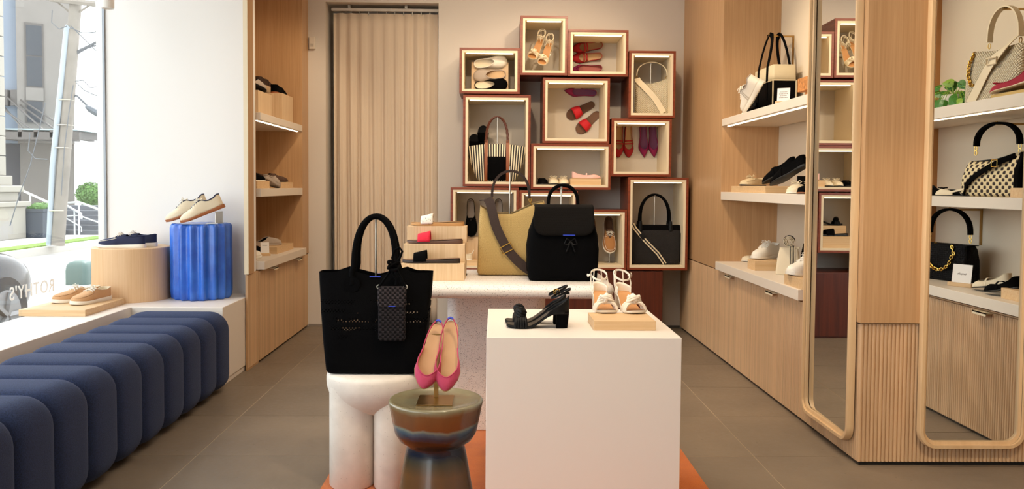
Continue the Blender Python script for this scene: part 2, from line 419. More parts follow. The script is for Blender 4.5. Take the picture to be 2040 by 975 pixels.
def shelf(label, xf, side, y0, y1, z0, z1, led=True, cat='shelf', depth=.39, name='wall_shelf', over=0.0):
    s = thing(name, label, cat, (xf, (y0 + y1) / 2, z0)); h = (y1 - y0) / 2
    xs = sorted((-side * over, side * depth)); boxo('board', SHELFM, (xs[0], xs[1], -h, h, 0, z1 - z0), s, bevel=.002)
    if led:
        xs = sorted((side * .03, side * .042)); boxo('led_strip', LED, (xs[0], xs[1], -h + .03, h - .03, -.005, -.0005), s, bevel=0)
    return s
Z_TOP, Z_MID, Z_CNT = (1.625, 1.675), (1.113, 1.168), (.626, .682)
shelf('white shelf with a bright light strip under it, tote bag and sneaker on top', XR, 1, 4.09, 5.65, *Z_TOP)
shelf('white shelf at eye height holding black high-top flats on a block', XR, 1, 4.09, 5.65, *Z_MID, led=False)
shelf('white counter slab over the ribbed doors holding sneakers and striped pouches', XR, 1, 4.09, 5.65, *Z_CNT, led=False, cat='counter', name='counter_slab', over=.03)
shelf('white left niche shelf with a light strip below and dark shoes on blocks', XL, -1, 5.47, 6.64, *Z_TOP)
shelf('white left niche shelf holding brown loafers', XL, -1, 5.47, 6.64, *Z_MID, led=False)
shelf('white left niche counter slab with white sneaker and small card', XL, -1, 5.445, 6.64, *Z_CNT, led=False, cat='counter', name='counter_slab', over=.03)
shelf('white shelf with plant and quilted cream bag, seen in the wide mirror', 2.35, 1, 1.83, 3.43, 1.575, 1.635)
shelf('white shelf with checkered bag, seen in the wide mirror', 2.35, 1, 1.83, 3.43, 1.108, 1.163, led=False)
shelf('white counter slab with black chain bag, seen in the wide mirror', 2.35, 1, 1.83, 3.43, .632, .685, led=False, cat='counter', name='counter_slab', over=.02)
# ---- mirrors
def mirror(label, W_, z0, z1, loc, rz, yaw=0.0, fr=.03):
    m = thing('wall_mirror', label, 'mirror', loc, rz)
    def rr(w_, a, b, r, n=7):
        out = []
        for cx, cz, a0 in ((w_ / 2 - r, a + r, -90), (w_ / 2 - r, b - r, 0), (-w_ / 2 + r, b - r, 90), (-w_ / 2 + r, a + r, 180)):
            for k in range(n + 1):
                t = R(a0 + 90 * k / n); out.append((cx + r * math.cos(t), cz + r * math.sin(t)))
        return out
    o1, o2, i1, i2 = rr(W_, z0, z1, .075), rr(W_ - .006, z0 + .003, z1 - .003, .072), rr(W_ - fr * 1.1, z0 + fr * .55, z1 - fr * .55, .058), rr(W_ - fr * 2, z0 + fr, z1 - fr, .05)
    n = len(o1); rings = [[(x, .0, z) for x, z in o1], [(x, -.024, z) for x, z in o1], [(x, -.03, z) for x, z in o2], [(x, -.03, z) for x, z in i1], [(x, -.018, z) for x, z in i1], [(x, -.016, z) for x, z in i2], [(x, -.004, z) for x, z in i2]]
    MB().rings(rings, caps=False).build('frame', woodm('mirror_frame_maple', '#d3b084', '#dfc096', (40, 40, 3)), m)
    n_ = rr(W_ - fr * 1.1 - .004, z0 + fr * .55, z1 - fr * .55, .056)
    MB().rings([[(x, -.0185, z) for x, z in i1], [(x, -.0185, z) for x, z in [(x * .994, z) for x, z in i1]]], caps=False).build('inner_line', DARKGAP, m)
    pane = [(x, z) for x, z in i2]
    g_ = MB().add([(x, -.006 + x * math.tan(yaw), z) for x, z in pane] + [(x, -.002 + x * math.tan(yaw), z) for x, z in pane], [tuple(range(n))[::-1], tuple(range(n, 2 * n))] + [(i, (i + 1) % n, n + (i + 1) % n, n + i) for i in range(n)])
    g_.build('glass', MIRRORM, m, smooth=False)
    return m
xa, xb = PY(1826, 850, 3.43).x, PY(2037, 850, 3.43).x
mirror('wide round-cornered maple mirror on the ribbed pier reflecting shelves of bags', xb - xa, .085, 2.3, ((xa + xb) / 2, 3.432, 0), 0)
ya, yb = 3.47, 4.01
MIR = mirror('narrow round-cornered maple mirror reflecting the display boxes', yb - ya, .085, 2.3, (XR - .006, (ya + yb) / 2, 0), R(-90), yaw=R(-1.1))
# ================================================================= large furniture
# curtain in the recess
t = NT('curtain_linen'); cv = t.coord((1, 1, 1)); t.set(Roughness=.85); t.b.inputs['Base Color'].default_value = H('#d8c6b0'); t.bump(t.noise(t.coord((400, 400, 60)), 1, 2), .15, .002)
CURT = t.m
cu = thing('curtain', 'floor-length beige curtain hanging in folds in the wall recess', 'curtain', ((ox0 + ox1) / 2, YB + .1, 0))
cw = (ox1 - ox0)
def cfun(u, v):
    x = -cw / 2 + .045 + (cw - .055) * u
    ph = 2 * math.pi * 9.5 * (u + .012 * math.sin(9 * u))
    a = .012 + .005 * math.sin(7 * u + 1.3)
    spread = .55 + .45 * min(1, (1 - v) * 6)
    y = a * spread * math.sin(ph) + .008 * math.sin(3.1 * ph + 4 * v) * (1 - v)
    return (x + .010 * math.sin(ph * .5 + 2) * (1 - v), y, .012 + (oz - .085) * v)
MB().grid(cfun, 240, 20).build('cloth', CURT, cu, solid=.004)
ck_ = MB()
for k in range(11):
    x = -cw / 2 + .12 + (cw - .2) * k / 10; ck_.tube([(x, 0, oz - .085), (x, 0, oz - .05)], .004, 6)
ck_.build('hook', STEEL, cu)
rd = tag(MB().box(ox0 + .03, ox1 - .002, YB + .085, YB + .115, oz - .055, oz - .03).build('curtain_rail', plain('rail_white', '#c9c2b8', .4), smooth=False, bevel=.003), 'white curtain rail across the top of the recess', 'rail')
for x in (ox0 + .18, ox1 - .28): boxo('bracket', STEEL, (x - .012, x + .012, YB + .09, YB + .11, oz - .03, oz + .0), rd)
a, b = PY(617, 74, YB), PY(629, 99, YB)
sn = tag(boxo('wall_sensor', plain('sensor_plastic', '#d8cdbd', .5), (a.x, b.x, YB - .03, YB, b.z, a.z), bevel=.004), 'small white sensor box on the wall left of the curtain', 'sensor')
boxo('lens', plain('sensor_lens', '#b9ae9f', .3), (a.x + .012, b.x - .012, YB - .0315, YB - .03, b.z + .02, b.z + .045), sn)

# window ledge and plinth (white laminate)
ZP = .472
tag(boxo('window_ledge', LAMINATE, (XW + .002, -2.13, -.9, 4.78, .0, ZP), bevel=.003), 'long white ledge below the shop window behind the navy bench', 'ledge')
pl = tag(MB().box(XW + .002, -1.598, 4.78, 5.393, .035, ZP).box(XW + .002, -1.606, 4.79, 5.393, 0, .035).build('display_plinth', LAMINATE, smooth=False, bevel=.003), 'low white plinth in the window corner under the wooden drum and blue stool', 'plinth')

# navy channel-tufted bench
t = NT('navy_boucle'); v = t.coord(); nz = t.noise(v, 260, 3, .6)
t.l(t.ramp(nz, [(.3, H('#101a33')), (.7, H('#24345a'))]), t.b.inputs['Base Color']); t.set(Roughness=.95, Sheen_Weight=.2, Sheen_Roughness=.5)
t.b.inputs['Sheen Tint'].default_value = H('#8b9ac0'); t.bump(nz, .5, .004)
bench = thing('bench', 'long navy boucle bench with rounded tufted channels along the window', 'bench', (-1.815, 2.9, 0))
bx0, bx1, bz1 = -.29, .285, .465
def chan(k):
    y1 = 1.86 - .2365 * k; y0 = y1 - .2365; mb = MB(); rings = []
    for i in range(13):
        f = i / 12; tt = abs(2 * f - 1); ins = .034 * (1 - (1 - tt ** 2.6) ** .5)
        if k == 0 and f > .5: ins = .12 * (1 - (1 - tt ** 3.2) ** .5)
        y = y0 + (y1 - y0) * f; ring = []
        x0, x1, z0, z1 = bx0 + ins, bx1 - ins, .02 + ins, bz1 - ins
        for cx, cz, r, a0 in ((x1, z1, .105, 0), (x0, z1, .105, 90), (x0, z0, .05, 180), (x1, z0, .075, 270)):
            sx = -1 if cx == x1 else 1; sz = -1 if cz == z1 else 1
            for q in range(7):
                a = R(a0 + 15 * q); ring.append((cx + sx * r + r * math.cos(a), y, cz + sz * r + r * math.sin(a)))
        rings.append(ring)
    mb.rings(rings).build('channel', t.m, bench, ang=60)
for k in range(14): chan(k)
boxo('base', BLACKS, (-.2, .16, -1.4, 1.7, 0, .06), bench, bevel=0)

# wooden drum, blue fluted stool
dc = Vector((PY(260, 600, 5.12).x, 5.14, ZP)); dr = .226; dz = PY(260, 497, dc.y - dr).z - ZP
tag(MB().lathe([(0, 0), (dr, 0), (dr, dz - .004), (dr - .004, dz), (0, dz)], 64).build('display_drum', DRUM, ang=30), 'pale wood drum plinth under the navy boat shoes', 'drum').location = dc
t = NT('blue_glaze'); nz = t.noise(t.coord((1, 1, 1)), 9, 4); t.l(t.ramp(nz, [(.3, H('#1b52b6')), (.7, H('#3472d4'))]), t.b.inputs['Base Color']); t.set(Roughness=.32, Coat_Weight=.4, Coat_Roughness=.15)
fc = Vector((PY(402, 600, 5.19).x, 5.195, ZP)); fh = PY(402, 447, fc.y - .18).z - ZP - .002
fr_ = []
prof = [(0, 0), (.160, 0), (.171, .012), (.175, .05), (.175, fh - .03), (.171, fh - .01), (.160, fh), (.12, fh - .003), (0, fh - .003)]
for r, z in prof:
    fr_.append([((r + (.0115 * math.cos(16 * a) * (1 if r > .155 else 0))) * math.cos(a), (r + (.0115 * math.cos(16 * a) * (1 if r > .155 else 0))) * math.sin(a), z) for a in (2 * math.pi * k / 192 for k in range(192))])
tag(MB().rings(fr_).build('fluted_stool', t.m, ang=60), 'cobalt blue ceramic stool with vertical flutes on the white plinth', 'stool').location = fc

# white cube plinth
cy0 = 2.70; ca, cb = PY(969, 673, cy0), PY(1358.5, 673.5, cy0)
cz = (ca.z + cb.z) / 2; cd = .63
CUBE = tag(boxo('display_cube', LAMINATE, (ca.x, cb.x, cy0, cy0 + cd, .0088, cz), bevel=.002), 'large white cube plinth with black and white heeled sandals on top', 'plinth')

# terrazzo table
t = NT('terrazzo'); v = t.coord(); base = H('#e4ded8'); col = base
for sc, thr, c in ((170, .15, '#4a4648'), (130, .14, '#9a9290'), (230, .14, '#2f2c30'), (120, .12, '#c2a488'), (320, .17, '#6d686c')):
    mp = t.n('ShaderNodeMapping'); mp.inputs['Location'].default_value = (sc * .37, sc * .11, sc * .73); t.l(v, mp.inputs['Vector'])
    vo = t.n('ShaderNodeTexVoronoi'); vo.inputs['Scale'].default_value = sc; vo.inputs['Randomness'].default_value = 1.0; t.l(mp.outputs[0], vo.inputs['Vector'])
    sp = t.n('ShaderNodeSeparateColor'); t.l(vo.outputs['Color'], sp.inputs[0])
    m1 = t.math('LESS_THAN', vo.outputs['Distance'], t.math('MULTIPLY', sp.outputs[0], thr * 2.0))
    m2 = t.math('GREATER_THAN', sp.outputs[1], .55)
    col = t.mix(t.math('MULTIPLY', m1, m2), col, H(c))
t.l(col, t.b.inputs['Base Color']); t.set(Roughness=.35); TERR = t.m
ty = 3.62; tf = PY(1050, 575, ty); tzb = PY(1050, 597, ty).z; TZ = PY(1050, 570, ty).z
tl, tr_ = PY(772, 590, ty).x, PY(1222, 590, ty).x + .02
tbl = thing('display_table', 'white speckled terrazzo table with thick rounded top behind the cube', 'table', ((tl + tr_) / 2, ty + .36, 0))
hw, hd, r_ = (tr_ - tl) / 2, .36, .12
def rrect(hw, hd, r, n=8):
    out = []
    for cx, cy, a0 in ((hw - r, hd - r, 0), (-hw + r, hd - r, 90), (-hw + r, -hd + r, 180), (hw - r, -hd + r, 270)):
        for k in range(n + 1):
            a = R(a0 + 90 * k / n); out.append((cx + r * math.cos(a), cy + r * math.sin(a)))
    return out
th = TZ - tzb; rings = []
for ins, z in ((.024, tzb), (.006, tzb + th * .18), (0, tzb + th * .5), (.006, tzb + th * .82), (.024, TZ)):
    rings.append([(x, y, z) for x, y in rrect(hw - ins, hd - ins, r_ - ins * .5)])
MB().rings(rings).build('tabletop', TERR, tbl, ang=50)
lx0, lx1 = PY(889, 700, 3.88).x - tbl.location.x, PY(1088, 600, 3.9).x - tbl.location.x
MB().prism([(x + (lx0 + lx1) / 2, y + 0.13) for x, y in rrect((lx1 - lx0) / 2, .2, .06)], .0088, tzb + .003).build('leg', TERR, tbl, bevel=.004)

# oiled dark base cabinet below the boxes
YF = 6.45
ma, mb_ = PY(905, 541, YF), PY(1322, 541, YF)
dk = thing('mahogany_base', 'dark mahogany base cabinet standing under the stacked display boxes', 'cabinet', ((ma.x + mb_.x) / 2, YF + .02, 0))
bw = (mb_.x - ma.x) / 2; bzt = PY(1150, 539, YF).z - .003
boxo('body', MAHOGV, (-bw, bw, 0, .375, 0, bzt), dk, bevel=.001)
for k in range(3): boxo('panel', MAHOGV, (-bw + .004 + k * 2 * bw / 3, -bw - .004 + (k + 1) * 2 * bw / 3, -.012, 0, .012, bzt - .004), dk, bevel=.0015)

# orange rug
t = NT('orange_rug'); v = t.coord(); nz = t.noise(v, 240, 3, .7); n2 = t.noise(v, 12, 3)
t.l(t.mix(.3, t.ramp(nz, [(.3, H('#b0540f')), (.7, H('#d9741c'))]), t.ramp(n2, [(.3, H('#a94d10')), (.7, H('#d67a26'))])), t.b.inputs['Base Color']); t.set(Roughness=.95, Sheen_Weight=.2); t.bump(nz, .6, .005)
rz_ = [PZ(1410, 972, .008).x, PZ(640, 972, .008).x]
rug = tag(MB().prism([(rz_[1], 1.7), (rz_[0], 1.7), (rz_[0], 3.97), (rz_[1], 3.97)], 0.0008, .0085).build('rug', t.m, smooth=False), 'burnt orange rug on the tiled floor under the cube and stools', 'rug')

# white cast stool with three fat legs and a bowl between them
t = NT('cast_plaster'); v = t.coord(); nz = t.noise(v, 16, 4); vo = t.n('ShaderNodeTexVoronoi'); vo.inputs['Scale'].default_value = 60; t.l(v, vo.inputs['Vector'])
spk = t.math('LESS_THAN', vo.outputs['Distance'], .09)
t.l(t.mix(t.math('MULTIPLY', spk, .5), t.ramp(nz, [(.3, H('#d9d0c4')), (.7, H('#e6ddd1'))]), H('#8d7c6a')), t.b.inputs['Base Color']); t.set(Roughness=.7); t.bump(nz, .2, .004)
sy = 3.27; sx = PY(748, 800, sy).x; SZ = PY(748, 738, sy - .02).z
ws = thing('cast_stool', 'chunky white cast stool with a bowl between fat legs under the black tote', 'stool', (sx, sy, .0085)); sh = SZ - .0085
MB().lathe([(0, sh), (.180, sh), (.189, sh - .006), (.193, sh - .018)] + [(.193 * math.cos(R(90 * k / 16)) if k < 16 else 0, sh - .036 - .145 * math.sin(R(90 * k / 16))) for k in range(17)], 72).build('seat', t.m, ws, ang=60)
for x, y, rx, ry in ((-.083, .0, .094, .148), (.07, -.02, .068, .135), (.06, .11, .085, .07)):
    rr_ = []
    for z, f in ((0, .96), (.006, 1.0), (sh * .5, 1.0), (sh * .8, 1.0), (sh - .05, 1.0)):
        rr_.append([(x + rx * f * math.copysign(abs(math.cos(a)) ** .75, math.cos(a)), y + ry * f * math.copysign(abs(math.sin(a)) ** .75, math.sin(a)), z) for a in (2 * math.pi * q / 40 for q in range(40))])
    MB().rings(rr_).build('leg', t.m, ws, ang=60)

# glazed ceramic drum stool
t = NT('reactive_glaze'); v = t.coord(); s3 = t.sep(v); nz = t.noise(t.coord((9, 9, 3)), 1.0, 4)
hz = t.math('ADD', s3[2], t.math('MULTIPLY', t.math('SUBTRACT', nz, .5), .035))
col = t.ramp(t.math('DIVIDE', hz, .46), [(0, H('#5c4226')), (.42, H('#6b4c2c')), (.52, H('#46402f')), (.575, H('#162238')), (.64, H('#0b101b')), (.70, H('#3a1f14')), (.735, H('#22344c')), (.765, H('#456072')), (.785, H('#7f8a7c')), (.80, H('#7a4a28')), (.90, H('#7d5734')), (.945, H('#8d8466')), (1.0, H('#8f8a6c'))])
n2 = t.noise(t.coord((30, 30, 8)), 1, 4); col = t.mix(.35, col, t.ramp(n2, [(.3, H('#6a6a66')), (.7, H('#969088'))]), 'OVERLAY')
t.l(col, t.b.inputs['Base Color']); t.set(Roughness=.24, Coat_Weight=.22, Coat_Roughness=.04); t.bump(nz, .08, .005)
gy = 2.84; gx = PY(868.5, 800, gy).x; GZ = PY(868, 800, gy).z
gs = tag(MB().lathe([(0, 0), (.148, 0), (.154, .006), (.15, .02), (.128, .13), (.107, .25), (.101, .275), (.103, .284), (.128, .30), (.143, .325), (.152, .365), (.162, GZ - .022), (.166, GZ - .006), (.163, GZ), (.156, GZ + .002), (.148, GZ - .002), (.10, GZ - .006), (0, GZ - .006)], 72).build('ceramic_stool', t.m, ang=60), 'glossy brown and blue glazed ceramic drum stool holding the pink slingbacks', 'stool')
gs.location = (gx, gy, .0088)

# three-step oak riser on the table
ry = 3.80
def stepblock(px0, px1, pyt, pyb, y, dep):
    a, b = PY(px0, pyt, y), PY(px1, pyb, y); return (a.x, b.x, y, y + dep, b.z, a.z)
RZ = [PY(868, 526, ry).z, PY(888, 487, ry + .10).z, PY(896, 451, ry + .20).z]
x0s = [PY(799, 530, ry).x, PY(804, 490, ry + .1).x, PY(811, 455, ry + .2).x]
x1s = [PY(925, 530, ry).x, PY(926, 490, ry + .1).x, PY(930, 455, ry + .2).x]
rs = thing('step_riser', 'three-step pale oak riser on the terrazzo table holding slide sandals', 'riser', ((x0s[0] + x1s[0]) / 2, ry, TZ))
for k in range(3):
    boxo('step', BLOCKV, (x0s[k] - rs.location.x, x1s[k] - rs.location.x, .1 * k, .3, 0 if k == 0 else RZ[k - 1] - TZ, RZ[k] - TZ), rs, bevel=.0015)
    if k < 2: boxo('backing', BLOCKV, (x0s[2] - rs.location.x, x1s[2] - rs.location.x, .1 * (k + 1), .3, 0, .002), rs, bevel=0)

# ---- display boxes on the back wall
BOXES = {}
def dbox(key, label, x0, x1, y0, y1, inset=0.0):
    yf = YF - inset
    cx, cy_ = (x0 + x1) / 2, (y0 + y1) / 2
    xa, xb = PY(x0, cy_, yf).x, PY(x1, cy_, yf).x; zt, zb_ = PY(cx, y0, yf).z, PY(cx, y1, yf).z
    w_, h_ = xb - xa, zt - zb_; d_ = YB - yf - .002
    o = thing('display_box', label, 'display box', ((xa + xb) / 2, yf, zb_), 0, 'lit mahogany display boxes stacked on the back wall')
    e, l_ = .019, .019; W2 = w_ / 2 - .0008; h_ -= .0012
    MB().box(-W2, W2, 0, d_, 0, e).box(-W2, W2, 0, d_, h_ - e, h_).box(-W2, -W2 + e, 0, d_, e, h_ - e).box(W2 - e, W2, 0, d_, e, h_ - e).build('carcass', MAHOG, o, smooth=False, bevel=.001)
    a, b, c, dd = -W2 + e, W2 - e, e, h_ - e
    m = MB()
    for bx in ((a, b, .003, d_ - .01, c, c + l_), (a, b, .003, d_ - .01, dd - l_, dd), (a, a + l_, .003, d_ - .01, c + l_, dd - l_), (b - l_, b, .003, d_ - .01, c + l_, dd - l_)): m.box(*bx)
    m.build('liner', CREAM, o, smooth=False, bevel=.001)
    boxo('back_panel', BACKP, (a, b, d_ - .01, d_, c, dd), o, bevel=0)
    boxo('led_strip', LED, (a + l_ + .015, b - l_ - .015, .018, .032, dd - l_ - .006, dd - l_ - .001), o, bevel=0)
    BOXES[key] = dict(x0=o.location.x + a + l_, x1=o.location.x + b - l_, z=zb_ + c + l_, zt=zb_ + dd - l_, yf=yf, yb=yf + d_ - .01, cx=o.location.x)
    return o
dbox('A', 'mahogany display box holding three clogs stacked on their sides', 915, 1036, 95, 187)
dbox('B', 'topmost mahogany display box with cream tie-up heels', 1036.5, 1131, 31, 150)
dbox('C', 'mahogany display box with three red flats in a column', 1131.5, 1252, 59, 152)
dbox('D', 'mahogany display box holding the quilted cream shoulder bag', 1252.5, 1346, 101, 235)
dbox('E', 'tall mahogany display box holding the striped tote', 922, 1057, 189, 372)
dbox('F', 'square mahogany display box with magenta flat and two red slides', 1081, 1215, 155, 286)
dbox('G', 'wide low mahogany display box with pale pink flat on a block', 1057.5, 1217, 286.5, 378)
dbox('H', 'mahogany display box with red and magenta flats hung toes down', 1217.8, 1338, 236, 352)
dbox('I', 'lower right mahogany display box holding the black woven tote', 1250, 1371, 353.5, 539)
dbox('J', 'mahogany display box with black loafers, partly behind the gold tote', 897, 1033, 373.5, 540)
dbox('K', 'mahogany display box with black knotted sandals behind the backpack', 1034, 1151, 379.5, 500)
dbox('L', 'mahogany display box with tan and brown boat shoes', 1151.5, 1249, 418, 539)
# ================================================================= shoes
OUT = {
 'round': [(0, 0), (.006, .2), (.02, .36), (.05, .5), (.1, .6), (.2, .66), (.35, .67), (.5, .77), (.62, .92), (.73, 1.0), (.82, .97), (.89, .85), (.94, .68), (.975, .45), (.993, .22), (1, 0)],
 'almond': [(0, 0), (.006, .2), (.02, .36), (.05, .5), (.1, .58), (.2, .63), (.35, .64), (.5, .76), (.62, .92), (.72, .98), (.82, .86), (.9, .63), (.95, .43), (.98, .27), (.994, .13), (1, 0)],
 'point': [(0, 0), (.006, .2), (.02, .36), (.05, .5), (.1, .57), (.2, .6), (.35, .62), (.5, .76), (.62, .93), (.70, .97), (.8, .74), (.88, .47), (.94, .25), (.98, .1), (.995, .04), (1, 0)],
 'square': [(0, 0), (.004, .25), (.015, .42), (.05, .56), (.1, .64), (.2, .7), (.35, .72), (.5, .8), (.62, .92), (.75, 1.0), (.86, .97), (.93, .86), (.97, .7), (.99, .45), (1, 0)]}
UST = [0, .006, .02, .05, .09, .14, .2, .27, .34, .41, .47, .52, .56, .6, .64, .68, .72, .76, .8, .84, .88, .915, .945, .968, .985, .995, 1]
class Shoe:
    def __init__(s, label, L=.26, W=.092, toe='round', heel=0.0, sole=[(0, .012), (1, .008)], spring=.006, name='shoe', cat='shoe', group=None):
        s.L, s.W, s.toe, s.heel, s.st, s.spring = L, W, OUT[toe], heel, sole, spring
        s.root = thing(name, label, cat, group=group); s.c = [(0, .05), (1, .01)]; s.tm = lambda u: math.pi / 2; s.p = .65
    def w(s, u): return tab(s.toe, u) * s.W / 2
    def zb(s, u): return s.heel * (1 - ease(.22, .66, u)) + s.spring * max(0, (u - .72) / .28) ** 2
    def zt(s, u): return s.zb(u) + tab(s.st, u)
    def sole(s, mat, fl=1.04, name='sole', dz=0.0):
        rs = []
        for u in UST:
            w = max(s.w(u), .0004) * fl; a, b = s.zb(u), s.zt(u) + dz; m = (a + b) / 2; x = (.5 + (u - .5) * (1 + (fl - 1) * .6)) * s.L
            rs.append([(x, -w * .95, a), (x, -w * 1.01, a * .7 + b * .3), (x, -w * 1.01, a * .3 + b * .7), (x, -w * .97, b), (x, 0, b), (x, w * .97, b), (x, w * 1.01, a * .3 + b * .7), (x, w * 1.01, a * .7 + b * .3), (x, w * .95, a), (x, 0, a)])
        return MB().rings(rs).build(name, mat, s.root, ang=50)
    def insole(s, mat, k=.95, dz=.0015, u0=0.0, u1=1.0):
        us = [u for u in UST if u0 <= u <= u1]
        MB().grid(lambda i, j: (lambda u: ((.5 + (u - .5) * .985) * s.L, s.w(u) * k * (2 * j - 1), s.zt(u) + dz + .003 * (2 * j - 1) ** 2 * (1 - u)))(us[round(i * (len(us) - 1))]), len(us) - 1, 4).build('insole', mat, s.root)
    def S(s, u, th, side=1, out=0.0):
        tm = s.tm(u); c = tab(s.c, u)
        return ((.5 + (u - .5) * .995) * s.L, side * (s.w(u) + out) * max(0.0, math.cos(th)) ** s.p, s.zt(u) - .002 + (c + out) * math.sin(th) / math.sin(tm))
    def upper(s, mat, lining, c, u0, u1, op=28, pw=.8, p=.65, cut=None, thick=.0025, nt=7, bind=None, br=.0018):
        """c: height of the top edge; the throat opens from u1 (toe side) and is fully open at u0"""
        s.c, s.p = c, p; o = R(op)
        def tm(u):
            if u <= u0: return o
            if u >= u1: return math.pi / 2
            t = (u - u0) / (u1 - u0)
            return o + (math.pi / 2 - o) * t ** pw if pw < 1.2 else math.pi / 2 - (math.pi / 2 - o) * (1 - t ** pw) ** .72
        s.tm = tm
        us = [u for u in UST if cut is None or u >= cut]; extra = [u0 + (u1 - u0) * f for f in (.15, .3, .45, .6, .75, .85, .92, .96, .985, .996, 1.0)]
        us = sorted(set(us + [e for e in extra if cut is None or e >= cut]))
        mb = MB()
        for sd in (1, -1):
            mb.grid(lambda i, j: s.S(us[round(i * (len(us) - 1))], s.tm(us[round(i * (len(us) - 1))]) * j, sd), len(us) - 1, nt)
        me_o = mb.build('upper', [mat, lining], s.root, solid=thick, off=-1, solid_mat=1, ang=70)
        bm = bmesh.new(); bm.from_mesh(me_o.data); bmesh.ops.remove_doubles(bm, verts=bm.verts, dist=.0004); bmesh.ops.recalc_face_normals(bm, faces=bm.faces)
        # normals must face outward (the shell is open)
        ctr = Vector((s.L * .8, 0, 0)); f = max(bm.faces, key=lambda q: q.calc_center_median().x * .2 + q.calc_center_median().z if q.calc_center_median().x > .6 * s.L else -1)
        if f.normal.z < 0: bmesh.ops.reverse_faces(bm, faces=bm.faces)
        bm.to_mesh(me_o.data); bm.free()
        if bind:
            ub = [u for u in us if u <= u1]
            left, right = [s.S(u, s.tm(u), 1) for u in reversed(ub)], [s.S(u, s.tm(u), -1) for u in ub[1:]]
            mb2 = MB()
            if cut is None: mb2.tube(left + right, br, 6, caps=False)
            else: mb2.tube([s.S(u, s.tm(u), 1) for u in ub] + [s.S(u, s.tm(u), -1) for u in reversed(ub)], br, 6, caps=False)
            mb2.build('binding', bind, s.root)
        return me_o
    def laces(s, us, mat, th=60, r=.0022, bow=True, lift=.004):
        mb = MB(); t = R(th)
        for i, u in enumerate(us):
            for a, b in ((1, -1), (-1, 1)):
                u2 = us[i + 1] if i < len(us) - 1 else u
                p, q = Vector(s.S(u, t, a, lift)), Vector(s.S(u2, t, b, lift)); m = (p + q) / 2; m.z += .004 + .003 * (a > 0)
                mb.tube([p - Vector((0, 0, .004)), p, m, q, q - Vector((0, 0, .004))], r, 5)
        if bow:
            u = us[-1]; c = Vector(s.S(u, math.pi / 2 if s.tm(u) > 1.4 else s.tm(u), 1, lift)); c.y = 0; c.z += .006
            for sd in (1, -1):
                mb.tube([c, c + Vector((.004, sd * .014, .012)), c + Vector((.012, sd * .03, .006)), c + Vector((.014, sd * .02, -.002)), c], r, 5)
                mb.tube([c, c + Vector((.01, sd * .01, .003)), c + Vector((.03, sd * .024, -.004))], r, 5)
        mb.build('laces', mat, s.root)
    def tongue(s, mat, ua, ub, wd=.5, rise=.012):
        def f(i, j):
            u = ua + (ub - ua) * i; y = (2 * j - 1) * wd * s.W / 2 * (1 - .15 * i)
            return (u * s.L - .01 * i, y, s.zt(u) + tab(s.c, u) * (.93 + .0 * i) + rise * i ** 1.5 - .010 * (2 * j - 1) ** 2 - .002)
        MB().grid(f, 6, 6).build('tongue', mat, s.root, solid=.004)
    def band(s, u0, u1, h, mat, name='strap', k=1.0, skew=.0, thick=.004, p=.8, base=0.0):
        """wide band arching from side to side between u0 and u1"""
        def f(i, j):
            a = math.pi * j; u = u0 + (u1 - u0) * i + skew * math.cos(a)
            hh = h[0] + (h[1] - h[0]) * i; ww = max(s.w(u), .5 * s.W / 2) * k
            return (u * s.L, ww * math.copysign(abs(math.cos(a)) ** p, math.cos(a)), s.zt(u) - base + hh * math.sin(a) ** .9)
        return MB().grid(f, 5, 18).build(name, mat, s.root, solid=thick, off=0)
    def strap(s, u, h, mat, r=.003, du=0.0, name='strap', k=1.0, flat=.5, wd=None):
        pts = []
        for i in range(15):
            a = math.pi * i / 14; uu = u + du * math.cos(a)
            pts.append((uu * s.L, s.w(uu) * k * math.copysign(abs(math.cos(a)) ** .7, math.cos(a)), s.zt(uu) + h * math.sin(a) ** .9))
        return MB().ribbon(pts, (1, 0, 0), wd or r * 2.4, r).build(name, mat, s.root)
    def block_heel(s, mat, ue=.24, tip=.9, name='heel'):
        us = [u for u in UST if u <= ue]; poly = [(u * s.L, s.w(u) * .98) for u in us] + [(u * s.L, -s.w(u) * .98) for u in reversed(us)]
        cx = sum(p[0] for p in poly) / len(poly); rs = []
        for f in (0, .02, .5, 1):
            z = s.heel * f; k = tip + (1 - tip) * f
            rs.append([(cx + (x - cx) * k + (1 - f) * .004, y * k, z if f < 1 else s.zb(min(.2, x / s.L)) + .004) for x, y in poly])
        MB().rings(rs).build(name, mat, s.root, ang=50)
def dist(a, b): return (Vector(a) - Vector(b)).length
def lay(root, heel, toe, zd=(0, 0, 1), mirror=1):
    return orient(root, heel, Vector(toe) - Vector(heel), zd, mirror)
